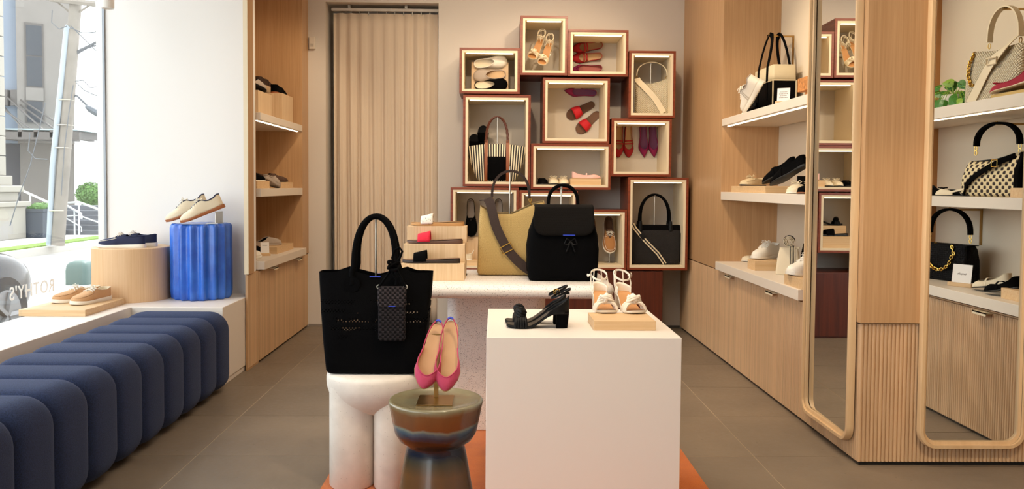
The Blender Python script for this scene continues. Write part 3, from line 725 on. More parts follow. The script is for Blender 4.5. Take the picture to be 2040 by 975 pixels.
# ---- styles -------------------------------------------------------------
def sneaker(label, up, sole=RUBW, lining=None, lace=WHITEF, L=.275, W=.1, thick=.022, panel=None, group=None, stripe=None):
    s = Shoe(label, L, W, 'round', sole=[(0, thick * 1.15), (.5, thick * .9), (.8, thick * .8), (1, thick * .75)], spring=.008, name='sneaker', cat='sneaker', group=group)
    s.sole(sole, 1.06); s.insole(lining or INSOLE, .9)
    s.upper(up, lining or up, [(0, .070), (.06, .074), (.16, .060), (.3, .058), (.42, .078), (.5, .078), (.6, .066), (.72, .051), (.86, .040), (.95, .028), (1, .012)], .36, .70, 24, .55, bind=lining or up, br=.003)
    s.tongue(up, .68, .42, .5, .014); s.laces([.66, .61, .56, .51, .46], lace, 62)
    if panel: MB().grid(lambda i, j: s.S(.02 + .2 * i, R(4 + 20 * j) if True else 0, 1, .0012), 6, 4).grid(lambda i, j: s.S(.02 + .2 * i, R(4 + 20 * j), -1, .0012), 6, 4).build('heel_panel', panel, s.root)
    if stripe:
        m = MB()
        for sd in (1, -1):
            for u in (.42, .47): m.grid(lambda i, j: s.S(u + .03 * i + .05 * j, R(5 + 48 * (1 - j)), sd, .0012), 2, 6)
        m.build('side_stripe', stripe, s.root)
    return s.root
def boatshoe(label, up, sole=RUBW, lace=WHITEF, lining=None, L=.28, W=.1, seam=None, thick=.02, group=None, vamp=None):
    s = Shoe(label, L, W, 'round', sole=[(0, thick), (.6, thick * .85), (1, thick * .8)], name='boat_shoe', cat='shoe', group=group)
    s.sole(sole, 1.06); s.insole(lining or INSOLE, .92)
    s.upper(up, lining or INSOLE, [(0, .052), (.08, .054), (.2, .046), (.36, .05), (.46, .058), (.56, .056), (.7, .044), (.86, .034), (.95, .024), (1, .01)], .38, .64, 24, .6, bind=lining or up, br=.0025)
    s.tongue(vamp or up, .66, .42, .55, .012); s.laces([.60, .54, .48], lace, 60)
    ub = [.56 + .40 * i / 14 for i in range(15)]
    path = [s.S(u, R(46), 1, .001) for u in ub[:-1]] + [s.S(.965, R(60), 1, .001), s.S(.972, R(90), 1, .001), s.S(.965, R(60), -1, .001)] + [s.S(u, R(46), -1, .001) for u in reversed(ub[:-1])]
    MB().tube(path, .0016, 5).build('moc_seam', seam or lace, s.root)
    if vamp:
        m = MB()
        for sd in (1, -1): m.grid(lambda i, j: s.S(.03 + .50 * i, R(2 + 22 * j), sd, .0012), 10, 3)
        m.build('quarter', vamp, s.root)
    return s.root
def flat(label, up, lining=INSOLE, toe='almond', L=.255, W=.085, straps=0, sole=RUBB, bow=False, low=1.0, insole=None, group=None, name='ballet_flat', bind=None, buckle=True, throat=.76):
    s = Shoe(label, L, W, toe, sole=[(0, .009), (.3, .005), (1, .004)], spring=.004, name=name, cat='shoe', group=group)
    s.sole(sole, 1.02); s.insole(insole or lining, .93)
    s.upper(up, lining, [(0, .05 * low), (.06, .05 * low), (.18, .036 * low), (.4, .026 * low), (.55, .025 * low), (.66, .028 * low), (.76, .034), (.86, .029), (.94, .02), (1, .007)], .42, throat, 16, 1.5, bind=bind or up, br=.0016)
    for k in range(straps):
        s.strap(.50 + .085 * k, .040 - .004 * k, up, .003, wd=.011, k=1.0)
        if buckle:
            u = .50 + .085 * k; y = s.w(u) * .9; z = s.zt(u) + .024
            MB().tube([(u * s.L + .008 * math.cos(q), y + .003 * math.sin(q), z + .009 * math.sin(q)) for q in (2 * math.pi * i / 12 for i in range(12))], .0014, 5, loop=True).build('buckle', GOLD, s.root)
    if bow:
        c = Vector(s.S(throat + .01, R(90), 1, .002)); m = MB()
        for sd in (1, -1): m.tube([c, c + Vector((.012, sd * .012, .006)), c + Vector((.004, sd * .024, .006)), c + Vector((-.006, sd * .012, .006)), c], .0036, 6)
        m.tube([c + Vector((.0, -.006, .004)), c + Vector((.0, .006, .004))], .005, 6); m.build('bow', up, s.root)
    return s.root
def loafer(label, up, lining=INSOLE, sole=RUBB, L=.27, W=.094, toe='round', group=None, loop=None):
    s = Shoe(label, L, W, toe, sole=[(0, .013), (.3, .009), (1, .007)], spring=.006, name='loafer', cat='shoe', group=group)
    s.sole(sole, 1.03); s.insole(lining, .93)
    s.upper(up, lining, [(0, .056), (.06, .056), (.2, .046), (.4, .044), (.52, .054), (.6, .054), (.7, .046), (.84, .037), (.93, .026), (1, .009)], .44, .60, 22, .7, bind=up, br=.002)
    s.strap(.56, .058, up, .003, wd=.018, k=.99)
    if loop: MB().tube([(-.002, -.006, .06), (-.012, -.008, .085), (-.014, 0, .098), (-.012, .008, .085), (-.002, .006, .06)], .0022, 6).build('pull_loop', loop, s.root)
    return s.root
def moccasin(label, up, lining=None, sole=None, L=.25, W=.09, bow=True, group=None, lace=None):
    s = Shoe(label, L, W, 'round', sole=[(0, .008), (1, .006)], spring=.005, name='moccasin', cat='shoe', group=group)
    s.sole(sole or RUBW, 1.02); s.insole(lining or up, .93)
    s.upper(up, lining or up, [(0, .046), (.08, .047), (.2, .038), (.4, .036), (.54, .045), (.62, .046), (.74, .041), (.86, .034), (.94, .025), (1, .008)], .44, .66, 20, .65, bind=up, br=.0025)
    path = [s.S(u, R(48), 1, .001) for u in (.58, .66, .74, .82, .88, .92)] + [s.S(.945, R(90), 1, .001)] + [s.S(u, R(48), -1, .001) for u in (.92, .88, .82, .74, .66, .58)]
    MB().tube(path, .0018, 5).build('moc_seam', up, s.root)
    if bow: s.laces([.62, .57], lace or up, 55, .0026)
    return s.root
def clog(label, up, lining, rim, L=.265, W=.1, group=None):
    s = Shoe(label, L, W, 'round', sole=[(0, .016), (1, .014)], spring=.003, name='clog', cat='shoe', group=group)
    s.sole(rim, 1.03); s.insole(lining, .93, .004)
    s.upper(up, lining, [(0, .016), (.25, .016), (.38, .024), (.48, .042), (.56, .05), (.7, .047), (.85, .038), (.94, .026), (1, .008)], .34, .62, 22, 1.0, bind=rim, br=.004)
    return s.root
def slide(label, bed, band_m, side=None, L=.265, W=.092, u=(.58, .80), h=(.050, .036), group=None, th=.016, toe='round'):
    s = Shoe(label, L, W, toe, sole=[(0, th), (.5, th * .72), (1, th * .62)], spring=.004, name='slide_sandal', cat='sandal', group=group)
    s.sole(side or bed, 1.0); s.insole(bed, .93, .001)
    s.band(u[0], u[1], h, band_m, 'band', 1.03, thick=.004, base=.004)
    return s.root
def knotmesh(s, u, mat, h, name='knot', k=1.0, n=4):
    m = MB(); c = Vector((u * s.L, 0, s.zt(u) + h))
    for i in range(n):
        o = (i - (n - 1) / 2) * .0065
        m.tube([c + Vector(((.026 * math.cos(a) + o * .6) * .55 * k, (.024 * math.sin(a)) * k + o * .4, (.010 * math.sin(a + i) + .004) * k)) for a in (2 * math.pi * q / 12 for q in range(12))], .0052 * k, 6, loop=True)
    m.tube([c + Vector((.013 * math.cos(a) * k, .004 * math.sin(a), .0135 * math.sin(a) * k + .003)) for a in (2 * math.pi * q / 12 for q in range(12))], .0085 * k, 7, loop=True)
    m.build(name, mat, s.root)
def heeled(label, up, bed, sole, heel=.055, L=.225, W=.082, heel_m=None, group=None, ties=False, buckle=GOLD, tall=False):
    s = Shoe(label, L, W, 'square', heel=heel, sole=[(0, .007), (1, .009)], spring=.006, name='heeled_sandal', cat='sandal', group=group)
    s.sole(sole, 1.0); s.insole(bed, .95, .001); s.block_heel(heel_m or sole, .25, .92)
    # pleated toe band
    m = MB()
    for i in range(5):
        uu = .68 + .042 * i; pts = []
        for q in range(15):
            a = math.pi * q / 14; sp = .5 + .5 * abs(math.cos(a)); u = .77 + (uu - .765) * sp
            pts.append((u * s.L, s.w(.74) * 1.0 * math.copysign(abs(math.cos(a)) ** .7, math.cos(a)), s.zt(.76) - .004 + (.040 - .003 * abs(i - 2)) * math.sin(a) ** .9))
        m.tube(pts, .0058, 6)
    m.build('toe_band', up, s.root); knotmesh(s, .77, up, .040)
    # heel counter, ankle strap
    def cnt(i, j):
        a = math.pi * (j - .5) * 1.0; u = .10 + .10 * (1 - math.cos(a)); w = s.w(.16) * 1.03
        hh = .040 - .014 * abs(2 * j - 1) ** 1.5
        if tall:
            x = s.L * (.012 + .40 * (1 - math.cos(a)) ** 1.1); return (x, s.w(min(.45, x / s.L + .05)) * 1.02 * math.copysign(min(1, abs(math.sin(a)) * 1.3), math.sin(a)), s.zt(x / s.L) - .004 + (.004 + .058 * max(0, 1 - abs(2 * j - 1) ** 1.3)) * i)
        return (.004 + .055 * (1 - math.cos(a)), w * math.sin(a), s.zt(.1) - .004 + hh * i)
    MB().grid(cnt, 5, 14).build('heel_counter', up, s.root, solid=.003)
    zc = s.zt(.1) + .066; m = MB()
    ring = [(.030 + .034 * math.cos(a), .031 * math.sin(a), zc - .017 * math.cos(a)) for a in (2 * math.pi * q / 20 for q in range(21))]
    if ties:
        for k in range(2): m.tube([(x, y, z + .012 * k) for x, y, z in ring], .003, 6)
        for sd in (1, -1):
            m.tube([(.064, 0, zc + .01), (.07, sd * .012, zc + .03), (.072, sd * .02, zc + .012), (.066, 0, zc + .01)], .0025, 6); m.tube([(.064, 0, zc + .01), (.074, sd * .012, zc - .012), (.078, sd * .016, zc - .035)], .0025, 6)
    else:
        m.ribbon(ring, [(0, 0, 1)] * 21, .007, .003)
    for sd in ((1, -1) if not tall else ()): m.ribbon([(.006, sd * .018, s.zt(.1) + .02), (.004, sd * .014, zc + .014)], (1, 0, 0), .007, .003); m.ribbon([(.045, sd * s.w(.2) * 1.02, s.zt(.22)), (.040, sd * .034, s.zt(.15) + .035), (.030, sd * .031, zc)], (1, 0, 0), .006, .003)
    m.build('ankle_strap', up, s.root)
    if not ties:
        MB().tube([(.040 + .009 * math.cos(q), -.034, zc + .009 * math.sin(q)) for q in (2 * math.pi * i / 14 for i in range(14))], .0015, 6, loop=True).build('buckle', buckle, s.root)
        MB().ribbon([(.03, -.036, zc), (.012, -.040, zc - .006), (-.004, -.040, zc - .004)], (0, 0, 1), .008, .0025).build('strap_end', up, s.root)
    return s.root
def slingback(label, up, lining, bed, sole, L=.26, W=.088, group=None):
    s = Shoe(label, L, W, 'almond', sole=[(0, .008), (.3, .006), (1, .004)], spring=.003, name='slingback_flat', cat='shoe', group=group)
    s.sole(sole, 1.02); s.insole(bed, .97, .002)
    s.upper(up, lining, [(0, .012), (.30, .012), (.44, .022), (.58, .03), (.7, .034), (.8, .033), (.88, .028), (.95, .019), (1, .007)], .40, .84, 18, 2.0, cut=.40, bind=up, br=.002)
    pts = []
    for i in range(21):
        a = math.pi * (i / 20 - .5); k = math.cos(a)
        pts.append(((.44 - .48 * k ** .8) * s.L + .012, s.w(.42) * math.sin(a) * (1.02 - .1 * k), s.zt(.4) + .014 + .028 * k))
    MB().ribbon(pts, [(0, 0, 1)] * 21, .009, .003).build('heel_strap', up, s.root)
    MB().ribbon(pts[8:13], [(0, 0, 1)] * 5, .0102, .0044).build('blue_strap_lining', BLUETAG, s.root)
    # faint two-line stamp on the insole
    m = MB()
    for r_ in range(2):
        for c_ in range(6): m.box(.035 + c_ * .0085, .0405 + c_ * .0085, -.004 + r_ * .007, -.0005 + r_ * .007, s.zt(.2) + .0035, s.zt(.2) + .0042)
    return s.root
# ================================================================= shoes and blocks, placed
def blk(label, b, mat=None, name='display_block', group=None, cat='block', **kw):
    """wooden display block; b = x0,x1,y0,y1,z0,z1"""
    x0, x1, y0, y1, z0, z1 = b
    o = boxo(name, mat or BLOCK, (-(x1 - x0) / 2, (x1 - x0) / 2, -(y1 - y0) / 2, (y1 - y0) / 2, 0, z1 - z0), bevel=.0015)
    o.location = ((x0 + x1) / 2, (y0 + y1) / 2, z0); return tag(o, label, cat, group)
def pxblk(label, pl, pr, y, z0, z1, dep, **kw):
    """block whose front face runs between photo columns pl and pr at depth y"""
    x0, x1 = PY(pl, 400, y).x, PY(pr, 400, y).x
    return blk(label, (x0, x1, y, y + dep, z0, z1), **kw)
# ---- window corner ------------------------------------------------------
S1 = sneaker('rear cream gum-soled sneaker propped heel-up on the blue stool', CREAMF, GUM, NAVYF, WHITEF, .27, .098, .02)
S2 = sneaker('front cream gum-soled sneaker propped heel-up on the blue stool', CREAMF, GUM, NAVYF, WHITEF, .27, .098, .02)
zs = ZP + fh
for s_, hx, tx_, yy in ((S1, 418, 347, 5.235), (S2, 448, 375, 5.125)):
    h_, t_ = PY(hx, 413, yy), PY(tx_, 443, yy); t_.z = zs + .004; t_.y -= .09; lay(s_, h_, t_)
st = thing('shoe_stand', 'small brushed steel shoe stand under the cream sneakers on the blue stool', 'stand', (PY(440, 440, 5.18).x, 5.18, zs))
MB().box(-.075, .0, -.055, .055, 0, .004).build('base', STEEL, st, smooth=False)
MB().box(-.012, -.008, -.07, .06, 0.004, .075).build('upright', STEEL, st, smooth=False)
dzt = dc.z + dz
for lab, hx, tx_, yy in (('nearer navy boat shoe with white sole on the wooden drum', 289, 197, 5.03), ('farther navy boat shoe with white sole, mostly behind its mate', 312, 222, 5.16)):
    h_, t_ = PY(hx, 490, yy), PY(tx_, 490, yy); h_.z = t_.z = dzt + .0005
    lay(boatshoe(lab, NAVYF, RUBW, WHITEF, NAVYF, dist(h_, t_), .102, thick=.024), h_, t_)
c0 = PZ(170, 631, ZP); c1 = PZ(68, 627, ZP); c2 = PZ(248, 606, ZP)
zbk = ZP + .035
blk('flat oak block under the tan boat shoes on the white window ledge', (c1.x - .05, c0.x, c0.y, c2.y, ZP, zbk))
for lab, hx, hy, tx_, ty2 in (('left tan boat shoe with white laces on the window ledge block', 168, 598, 106, 605), ('right tan boat shoe with white laces on the window ledge block', 213, 597, 147, 609)):
    h_, t_ = PZ(hx, hy, zbk), PZ(tx_, ty2, zbk); d_ = (t_ - h_).normalized()
    lay(boatshoe(lab, plain('sand_canvas', '#c69a6e', .8, bump=(240, .2)), RUBW, WHITEF, CREAMF, .275, .104, seam=TANF, thick=.024), t_ - d_ * .272, t_)
# ---- cube ---------------------------------------------------------------
hb1 = heeled('nearer black knotted block-heel sandal on the white cube', BLACKS, plain('dark_taupe_bed', '#3c342c', .6), BLACKS, .05, .225, .08, BLACK, tall=True)
hb2 = heeled('farther black knotted block-heel sandal on the white cube', BLACKS, bpy.data.materials['dark_taupe_bed'], BLACKS, .05, .225, .08, BLACK, tall=True)
h_, t_ = PZ(1137, 653, cz), PZ(1008, 652, cz); d_ = t_ - h_; d_.normalize(); lay(hb1, t_ - d_ * .226, t_)
lay(hb2, t_ - d_ * .222 + Vector((.0, .085, 0)), t_ + Vector((0, .085, 0)), mirror=-1)
k0, k1 = PZ(1183, 659, cz), PZ(1308, 661, cz); kz = PY(1250, 640, k0.y).z
kd = PZ(1172, 640, cz).y
blk('thin oak block on the white cube under the white heeled sandals', (k0.x, k1.x, k0.y, k0.y + .19, cz, kz))
WLEATH = plain('white_leather', '#e6dccb', .6)
for lab, tx_, ty2, hx in (('left white knotted block-heel sandal on the oak block', 1211, 626, -.016), ('right white knotted block-heel sandal on the oak block', 1272, 627, -.045)):
    hs_ = heeled(lab, WLEATH, LEATHER, plain('white_welt', '#ded3c0', .5), .055, .2, .082, plain('stone_heel', '#c9b8a6', .6), buckle=STEEL)
    t_ = PZ(tx_, ty2, kz); lay(hs_, t_ + Vector((hx, .196, 0)), t_, mirror=1 if hx > -.03 else -1)
# ---- slides on the riser ------------------------------------------------
SPECK = NT('speckled_knit'); v = SPECK.coord(); vo = SPECK.n('ShaderNodeTexVoronoi'); vo.inputs['Scale'].default_value = 90; SPECK.l(v, vo.inputs['Vector'])
SPECK.l(SPECK.mix(SPECK.math('LESS_THAN', vo.outputs['Distance'], .2), H('#ece6da'), H('#6e6258')), SPECK.b.inputs['Base Color']); SPECK.set(Roughness=.9); SPECK = SPECK.m
REDK = plain('coral_red_knit', '#dc1f3c', .8, bump=(220, .6, .004)); BRBED = plain('brown_footbed', '#6f5140', .6); TANBED = plain('tan_footbed', '#bd8e58', .6); BKBED = plain('espresso_sole', '#2c211c', .55)
for k, (lab, bed, bm_, sd_, tx_, hx) in enumerate((('slide sandal with black band on the lowest riser step', BRBED, BLACK, BKBED, 802, 917), ('slide sandal with coral red band on the middle riser step', BRBED, REDK, plain('taupe_sole', '#5d4337', .55), 811, 922), ('slide sandal with speckled white band on the top riser step', TANBED, SPECK, TANBED, 818, 925))):
    yy = ry + .1 * k + .05; a, b = PY(hx, 500, yy), PY(tx_, 500, yy); a.z = b.z = RZ[k] + .0005
    lay(slide(lab, bed, bm_, sd_, dist(a, b), .09, th=.019), a, b)
# ---- display boxes ------------------------------------------------------
def ws_(fn, heel, toe, yp, **kw):
    """shoe mounted flat on an upright plane y = yp, sole to the plane"""
    a, b = PY(*heel, yp), PY(*toe, yp); r_ = fn(L=dist(a, b), **kw); lay(r_, a, b, (0, -1, 0)); return r_
B = BOXES['A']; ya_ = YF + .17
x0, x1 = PY(939, 150, ya_).x, PY(1013, 150, ya_).x
blk('upright oak board behind the three clogs', (x0, x1, ya_, ya_ + .02, B['z'], PY(976, 124, ya_).z), BLOCKV)
ws_(lambda L, **k: clog('white clog, topmost of three on the oak board', WHITEF, CREAMF, WHITEF, L, .105), (945, 129), (1010, 122), ya_ - .001)
ws_(lambda L, **k: clog('taupe clog, middle one of three on the oak board', GREYF, INSOLE, GREYF, L, .105), (1007, 148), (943, 153), ya_ - .001)
ws_(lambda L, **k: clog('black clog, lowest of three on the oak board', BLACK, CREAMF, BLACK, L, .1), (946, 171), (1011, 168), ya_ - .001)
B = BOXES['B']
for lab, tx_, ty2, hx, hy, m_ in (('left cream tie-up heeled sandal in the topmost box', 1061, 114, 1080, 90, 1), ('right cream tie-up heeled sandal in the topmost box', 1079, 128, 1097, 96, -1)):
    q = heeled(lab, CREAMF, LEATHER, CREAMF, .05, .225, .078, CREAMF, ties=True)
    t_ = PY(tx_, ty2, YF + .14); h_ = PY(hx, hy, YF + .26); lay(q, h_, t_, (0, -.75, .7), m_)
stb = thing('shoe_stand', 'thin steel stand holding the cream tie-up heels in the topmost box', 'stand', (PY(1082, 140, YF + .25).x, YF + .25, B['z']))
MB().box(-.05, .05, -.05, .05, 0, .004).build('base', STEEL, stb, smooth=False); MB().tube([(0, 0, .004), (0, 0, .16)], .005, 8).build('rod', STEEL, stb); MB().box(-.06, .06, -.006, .006, .155, .165).build('crossbar', STEEL, stb, smooth=False)
B = BOXES['C']; yb_ = B['yb'] - .001
CRED = plain('crimson_fabric', '#a5121f', .75, bump=(260, .2))
ws_(lambda L, **k: flat('crimson two-strap flat, topmost in the red flats box', CRED, TANF, 'almond', L, .092, 2), (1199, 91), (1139, 98), yb_)
ws_(lambda L, **k: flat('crimson two-strap flat, middle one in the red flats box', CRED, INSOLE, 'almond', L, .092, 2), (1198, 113), (1138, 117), yb_)
ws_(lambda L, **k: flat('raspberry pointed flat with bow, lowest in the red flats box', MAGENTA, plain('dusty_rose', '#b56a64', .7), 'point', L, .085, bow=True), (1198, 137), (1136, 139.5), yb_)
B = BOXES['F']; yb_ = B['yb'] - .001
ws_(lambda L, **k: flat('magenta pointed flat above the two red slides', MAGENTA, plain('mauve_lining', '#7c4468', .7), 'point', L, .088), (1187, 187), (1124, 181), yb_)
RSL = plain('scarlet_band', '#c4101f', .7, bump=(260, .2))
ws_(lambda L, **k: slide('upper red-banded brown slide hung below the magenta flat', BROWNF, RSL, RUBBR, L, .1, (.5, .76), (.055, .045), th=.009), (1184, 206), (1129, 234), yb_)
ws_(lambda L, **k: slide('lower red-banded brown slide in the square box', plain('cocoa_bed', '#6b4a35', .7), RSL, RUBBR, L, .1, (.5, .76), (.055, .045), th=.009), (1194, 224), (1149, 264), yb_)
B = BOXES['H']; yb_ = B['yb'] - .001
for lab, x, tw_, c_, st_ in (('left red two-strap flat hung toe down', 1233, 1231, CRED, 2), ('right red two-strap flat hung toe down', 1250.5, 1252, CRED, 2), ('left magenta pointed flat hung toe down', 1279.5, 1283, MAGENTA, 0), ('right magenta pointed flat hung toe down', 1298, 1303, MAGENTA, 0)):
    ws_(lambda L, **k: flat(lab, c_, INSOLE if st_ else bpy.data.materials['mauve_lining'], 'almond' if st_ else 'point', L, .09 if st_ else .088, st_), (x, 249), (tw_, 314), yb_)
B = BOXES['G']
for lab, x, c_, c2_ in (('black flat seen toe-on in the low box', 1083, BLACK, LEATHER), ('cream flat with black toe cap seen toe-on in the low box', 1105, CREAMF, BLACKS), ('all cream flat with tied bow seen toe-on in the low box', 1125, CREAMF, CREAMF)):
    p = PY(x, 366, YF + .05); p.z = B['z'] + .0005
    lay(moccasin(lab, c_, INSOLE, RUBB, .25, .088, c_ is not BLACK), p + Vector((-.01, .25, 0)), p)
    if c2_ is BLACKS:
        pass
x0, x1 = PY(1136.5, 360, YF + .04).x, PY(1197.5, 360, YF + .04).x; zg = PY(1165, 356.5, YF + .04).z
blk('long oak block under the pale pink flat', (x0, x1, YF + .04, YF + .16, B['z'], zg), BLOCK)
a, b = PY(1142, 355, YF + .1), PY(1190, 355, YF + .1); a.z = b.z = zg + .0005
lay(flat('pale pink strap flat standing on the long oak block', PALEPINK, plain('pink_lining', '#d3a79c', .7), 'almond', .235, .082, 1, sole=TANF, buckle=False), a + Vector((-.01, .02, 0)), b)
B = BOXES['L']
for lab, x, bx in (('right tan boat shoe with brown quarters on a rod stand', 1215, 0), ('left tan boat shoe with brown quarters half behind the backpack', 1180, 0)):
    yb_ = YF + .2; a, b = PY(x - 4, 440, yb_ + .09), PY(x + 1, 508, yb_ - .06)
    q = boatshoe(lab, plain('tan_suede', '#a5713f', .8), RUBW, WHITEF, BROWNF, dist(a, b) * .98, .105, thick=.022, vamp=BROWNF); lay(q, a + Vector((0, .03, 0)), b + Vector((0, .02, 0)), (0, -1, .3))
    s_ = thing('shoe_stand', 'rod stand with round base below the ' + ('right' if x > 1200 else 'left') + ' tan and brown boat shoe', 'stand', (PY(x + 1, 525, yb_).x, yb_ + .06, B['z']))
    MB().lathe([(0, 0), (.045, 0), (.045, .004), (0, .004)], 24).build('base', STEEL, s_); MB().tube([(0, 0, .004), (0, 0, .14)], .005, 8).build('rod', STEEL, s_)
B = BOXES['J']; zj = PY(937, 477, YF + .1).z
x0, x1 = B['x0'] + .012, B['x1'] - .012
blk('tall oak block behind the black loafers in the lower left box', (x0, x1, YF + .22, YF + .36, B['z'], zj + .01), BLOCKV)
for lab, x in (('left black loafer stood toe down on the oak block', 938), ('right black loafer behind the strap of the gold tote', 993)):
    a, b = PY(x, 401, YF + .30), PY(x + 1, 476, YF + .2); b.z = zj + .012
    lay(loafer(lab, BLACK, GREYF, RUBB, dist(a, b), .098), a, b, (0, -1, .25))
x0j = PY(925, 522, YF + .05).x
blk('low oak block in front holding the cream moccasin, lower left box', (x0j, x0j + .3, YF + .04, YF + .19, B['z'], PY(940, 520, YF + .04).z), BLOCK)
mq = moccasin('cream moccasin with heel loop on the low block, lower left box', CREAMF, CREAMF, RUBW, .22, .09, False); p = PY(941, 519, YF + .1); p.z = PY(940, 520, YF + .04).z + .0005
MB().tube([(.004, -.005, .045), (-.008, -.008, .07), (-.01, 0, .08), (-.008, .008, .07), (.004, .005, .045)], .003, 6).build('pull_loop', WHITEF, mq); lay(mq, p, p + Vector((-.22, .05, 0)))
B = BOXES['E']
for lab, x, y_, tz in (('left black strappy sandal leaning behind the striped tote', 945, 283, .3), ('right black strappy sandal leaning behind the striped tote', 963, 266, .5)):
    q = slide(lab, BLACKS, BLACK, RUBB, .24, .09, (.45, .75), (.05, .04)); h_ = PY(x, y_, YF + .31)
    s_ = (Vector((h_.x - .02, YF + .335, B['z'] + .30 if x < 950 else B['z'] + .33))); lay(q, Vector((h_.x - .01, YF + .355, h_.z - .17)), Vector((h_.x, YF + .33, h_.z + .06)), (0, -1, .2))
x0e = PY(932, 300, YF + .3).x
blk('oak block behind the striped tote under two black sandals', (x0e, x0e + .24, YF + .28, YF + .375, B['z'], PY(950, 303, YF + .3).z), BLOCKV)
B = BOXES['K']; kx0, kx1 = B['x0'] + .13, B['x1'] - .01
blk('back oak step with knotted black sandal in the hidden middle box', (kx0, kx1, YF + .2, YF + .36, B['z'], B['z'] + .17), BLOCK)
blk('front oak step with flat black sandal in the hidden middle box', (kx0, kx1, YF + .03, YF + .19, B['z'], B['z'] + .09), BLOCK)
lay(slide('flat black slide on the front step of the middle box', BLACKS, BLACK, RUBB, .24, .09, (.5, .78), (.05, .04), th=.02), Vector((kx0 + .02, YF + .11, B['z'] + .0905)), Vector((kx0 + .26, YF + .11, B['z'] + .0905)))
lay(heeled('knotted black sandal on the back step of the middle box', BLACKS, BLACKS, BLACKS, .03, .23, .085, BLACKS), Vector((kx0 + .24, YF + .27, B['z'] + .1705)), Vector((kx0 + .02, YF + .26, B['z'] + .1705)))
# ================================================================= bags
def bag_body(root, mats, prof, h, topf=None, e=.3, name='body', solid=.004, n=64, capb=True, sub=3):
    """lofted pouch: prof = (t, half width, half depth); open at the top; topf(x,y) shifts the rim"""
    rings = []; m = []
    for i in range(len(prof) - 1):
        for k in range(sub):
            f = k / sub; m.append(tuple(prof[i][q] + (prof[i + 1][q] - prof[i][q]) * f for q in range(3)))
    m.append(prof[-1])
    for t_, hw_, hd_ in m:
        r_ = []
        for k in range(n):
            a = 2 * math.pi * k / n; c, s_ = math.cos(a), math.sin(a)
            x = hw_ * math.copysign(abs(c) ** e, c); y = hd_ * math.copysign(abs(s_) ** e, s_)
            r_.append((x, y, h * t_ + (topf(x / max(hw_, 1e-6), y / max(hd_, 1e-6)) * t_ ** 2 if topf else 0)))
        rings.append(r_)
    mb = MB().rings(rings, caps=False)
    if capb: mb.f.append(list(range(n))[::-1]); mb.mi.append(0)
    return mb.build(name, mats, root, solid=solid, off=-1, solid_mat=1 if isinstance(mats, list) else 0, ang=60)
def arch(x0, x1, z0, zt, y=0.0, n=18, pw=.75, z1=None, ylean=0.0):
    out = []
    for i in range(n + 1):
        a = math.pi * i / n; f = (1 - math.cos(a)) / 2; zb_ = z0 + ((z1 if z1 is not None else z0) - z0) * f
        s_ = math.sin(a) ** pw; out.append((x0 + (x1 - x0) * f, y + ylean * s_, zb_ + (zt - zb_) * s_))
    return out
def loop(c, r, mat, name, parent, ax='y', tr=.0022, sx=1.0):
    pts = []
    for q in range(14):
        a = 2 * math.pi * q / 14; u, v_ = r * math.cos(a) * sx, r * math.sin(a)
        pts.append((c[0] + u, c[1], c[2] + v_) if ax == 'y' else (c[0], c[1] + u, c[2] + v_))
    return MB().tube(pts, tr, 6, loop=True).build(name, mat, parent)
def chain(pts, mat, parent, n, r=.007, tr=.0022, name='chain'):
    """interlocked links strung along a polyline"""
    P = [Vector(p) for p in pts]; seg = [(P[i + 1] - P[i]).length for i in range(len(P) - 1)]; L = sum(seg); mb = MB()
    for k in range(n):
        d_ = L * (k + .5) / n; i = 0
        while i < len(seg) - 1 and d_ > seg[i]: d_ -= seg[i]; i += 1
        c = P[i].lerp(P[i + 1], min(1, d_ / seg[i])); t_ = (P[i + 1] - P[i]).normalized(); o = t_.cross(Vector((0, 1, 0)))
        o = o.normalized() if o.length > .01 else Vector((1, 0, 0)); q_ = o if k % 2 else (o * .5 + t_.cross(o) * .85).normalized()
        mb.tube([c + t_ * (r * 1.25 * math.cos(a)) + q_ * (r * .8 * math.sin(a)) for a in (2 * math.pi * j / 10 for j in range(10))], tr, 5, loop=True)
    return mb.build(name, mat, parent)
def bag_stand(label, x, y, z, h, hook=.012, base=(.07, .05)):
    s = thing('bag_stand', label, 'stand', (x, y, z))
    boxo('base', STEEL, (-base[0], base[0], -base[1], base[1], 0, .003), s, bevel=0)
    MB().tube([(0, 0, .003), (0, 0, h)], .0045, 8).tube([(0, 0, h * .45), (0, 0, h * .55)], .0065, 8).build('rod', STEEL, s)
    MB().tube([(0, 0, h), (0, -hook * .6, h + .004), (0, -hook, h - .002), (0, -hook, h + .008)], .005, 8).tube([(0, .0, h), (0, hook, h), (0, hook, h + .008)], .005, 8).build('hook', STEEL, s)
    return s
# -- materials of the knitted bags
t = NT('perforated_black_knit'); v = t.coord(); s3 = t.sep(v); k = 2 * math.pi / .0125
hol = t.math('MULTIPLY', t.math('COSINE', t.math('MULTIPLY', s3[0], k)), t.math('COSINE', t.math('MULTIPLY', s3[2], k)))
hol = t.math('GREATER_THAN', hol, t.math('SUBTRACT', .45, t.math('MULTIPLY', t.math('GREATER_THAN', s3[1], 0.0), 1.2)))
band = t.math('GREATER_THAN', t.math('SINE', t.math('MULTIPLY', s3[2], 2 * math.pi / .034)), .05)
rng = t.math('MULTIPLY', t.math('GREATER_THAN', s3[2], .12), t.math('LESS_THAN', s3[2], .30))
gate = t.math('GREATER_THAN', t.noise(t.coord((6, 6, 11)), 1.0, 2), .5)
hol = t.math('MULTIPLY', t.math('MULTIPLY', hol, band), t.math('MULTIPLY', rng, gate))
t.b.inputs['Base Color'].default_value = H('#050506'); t.set(Roughness=.9); t.b.inputs['Specular IOR Level'].default_value = .06; t.bump(t.noise(v, 420, 2), .4, .003)
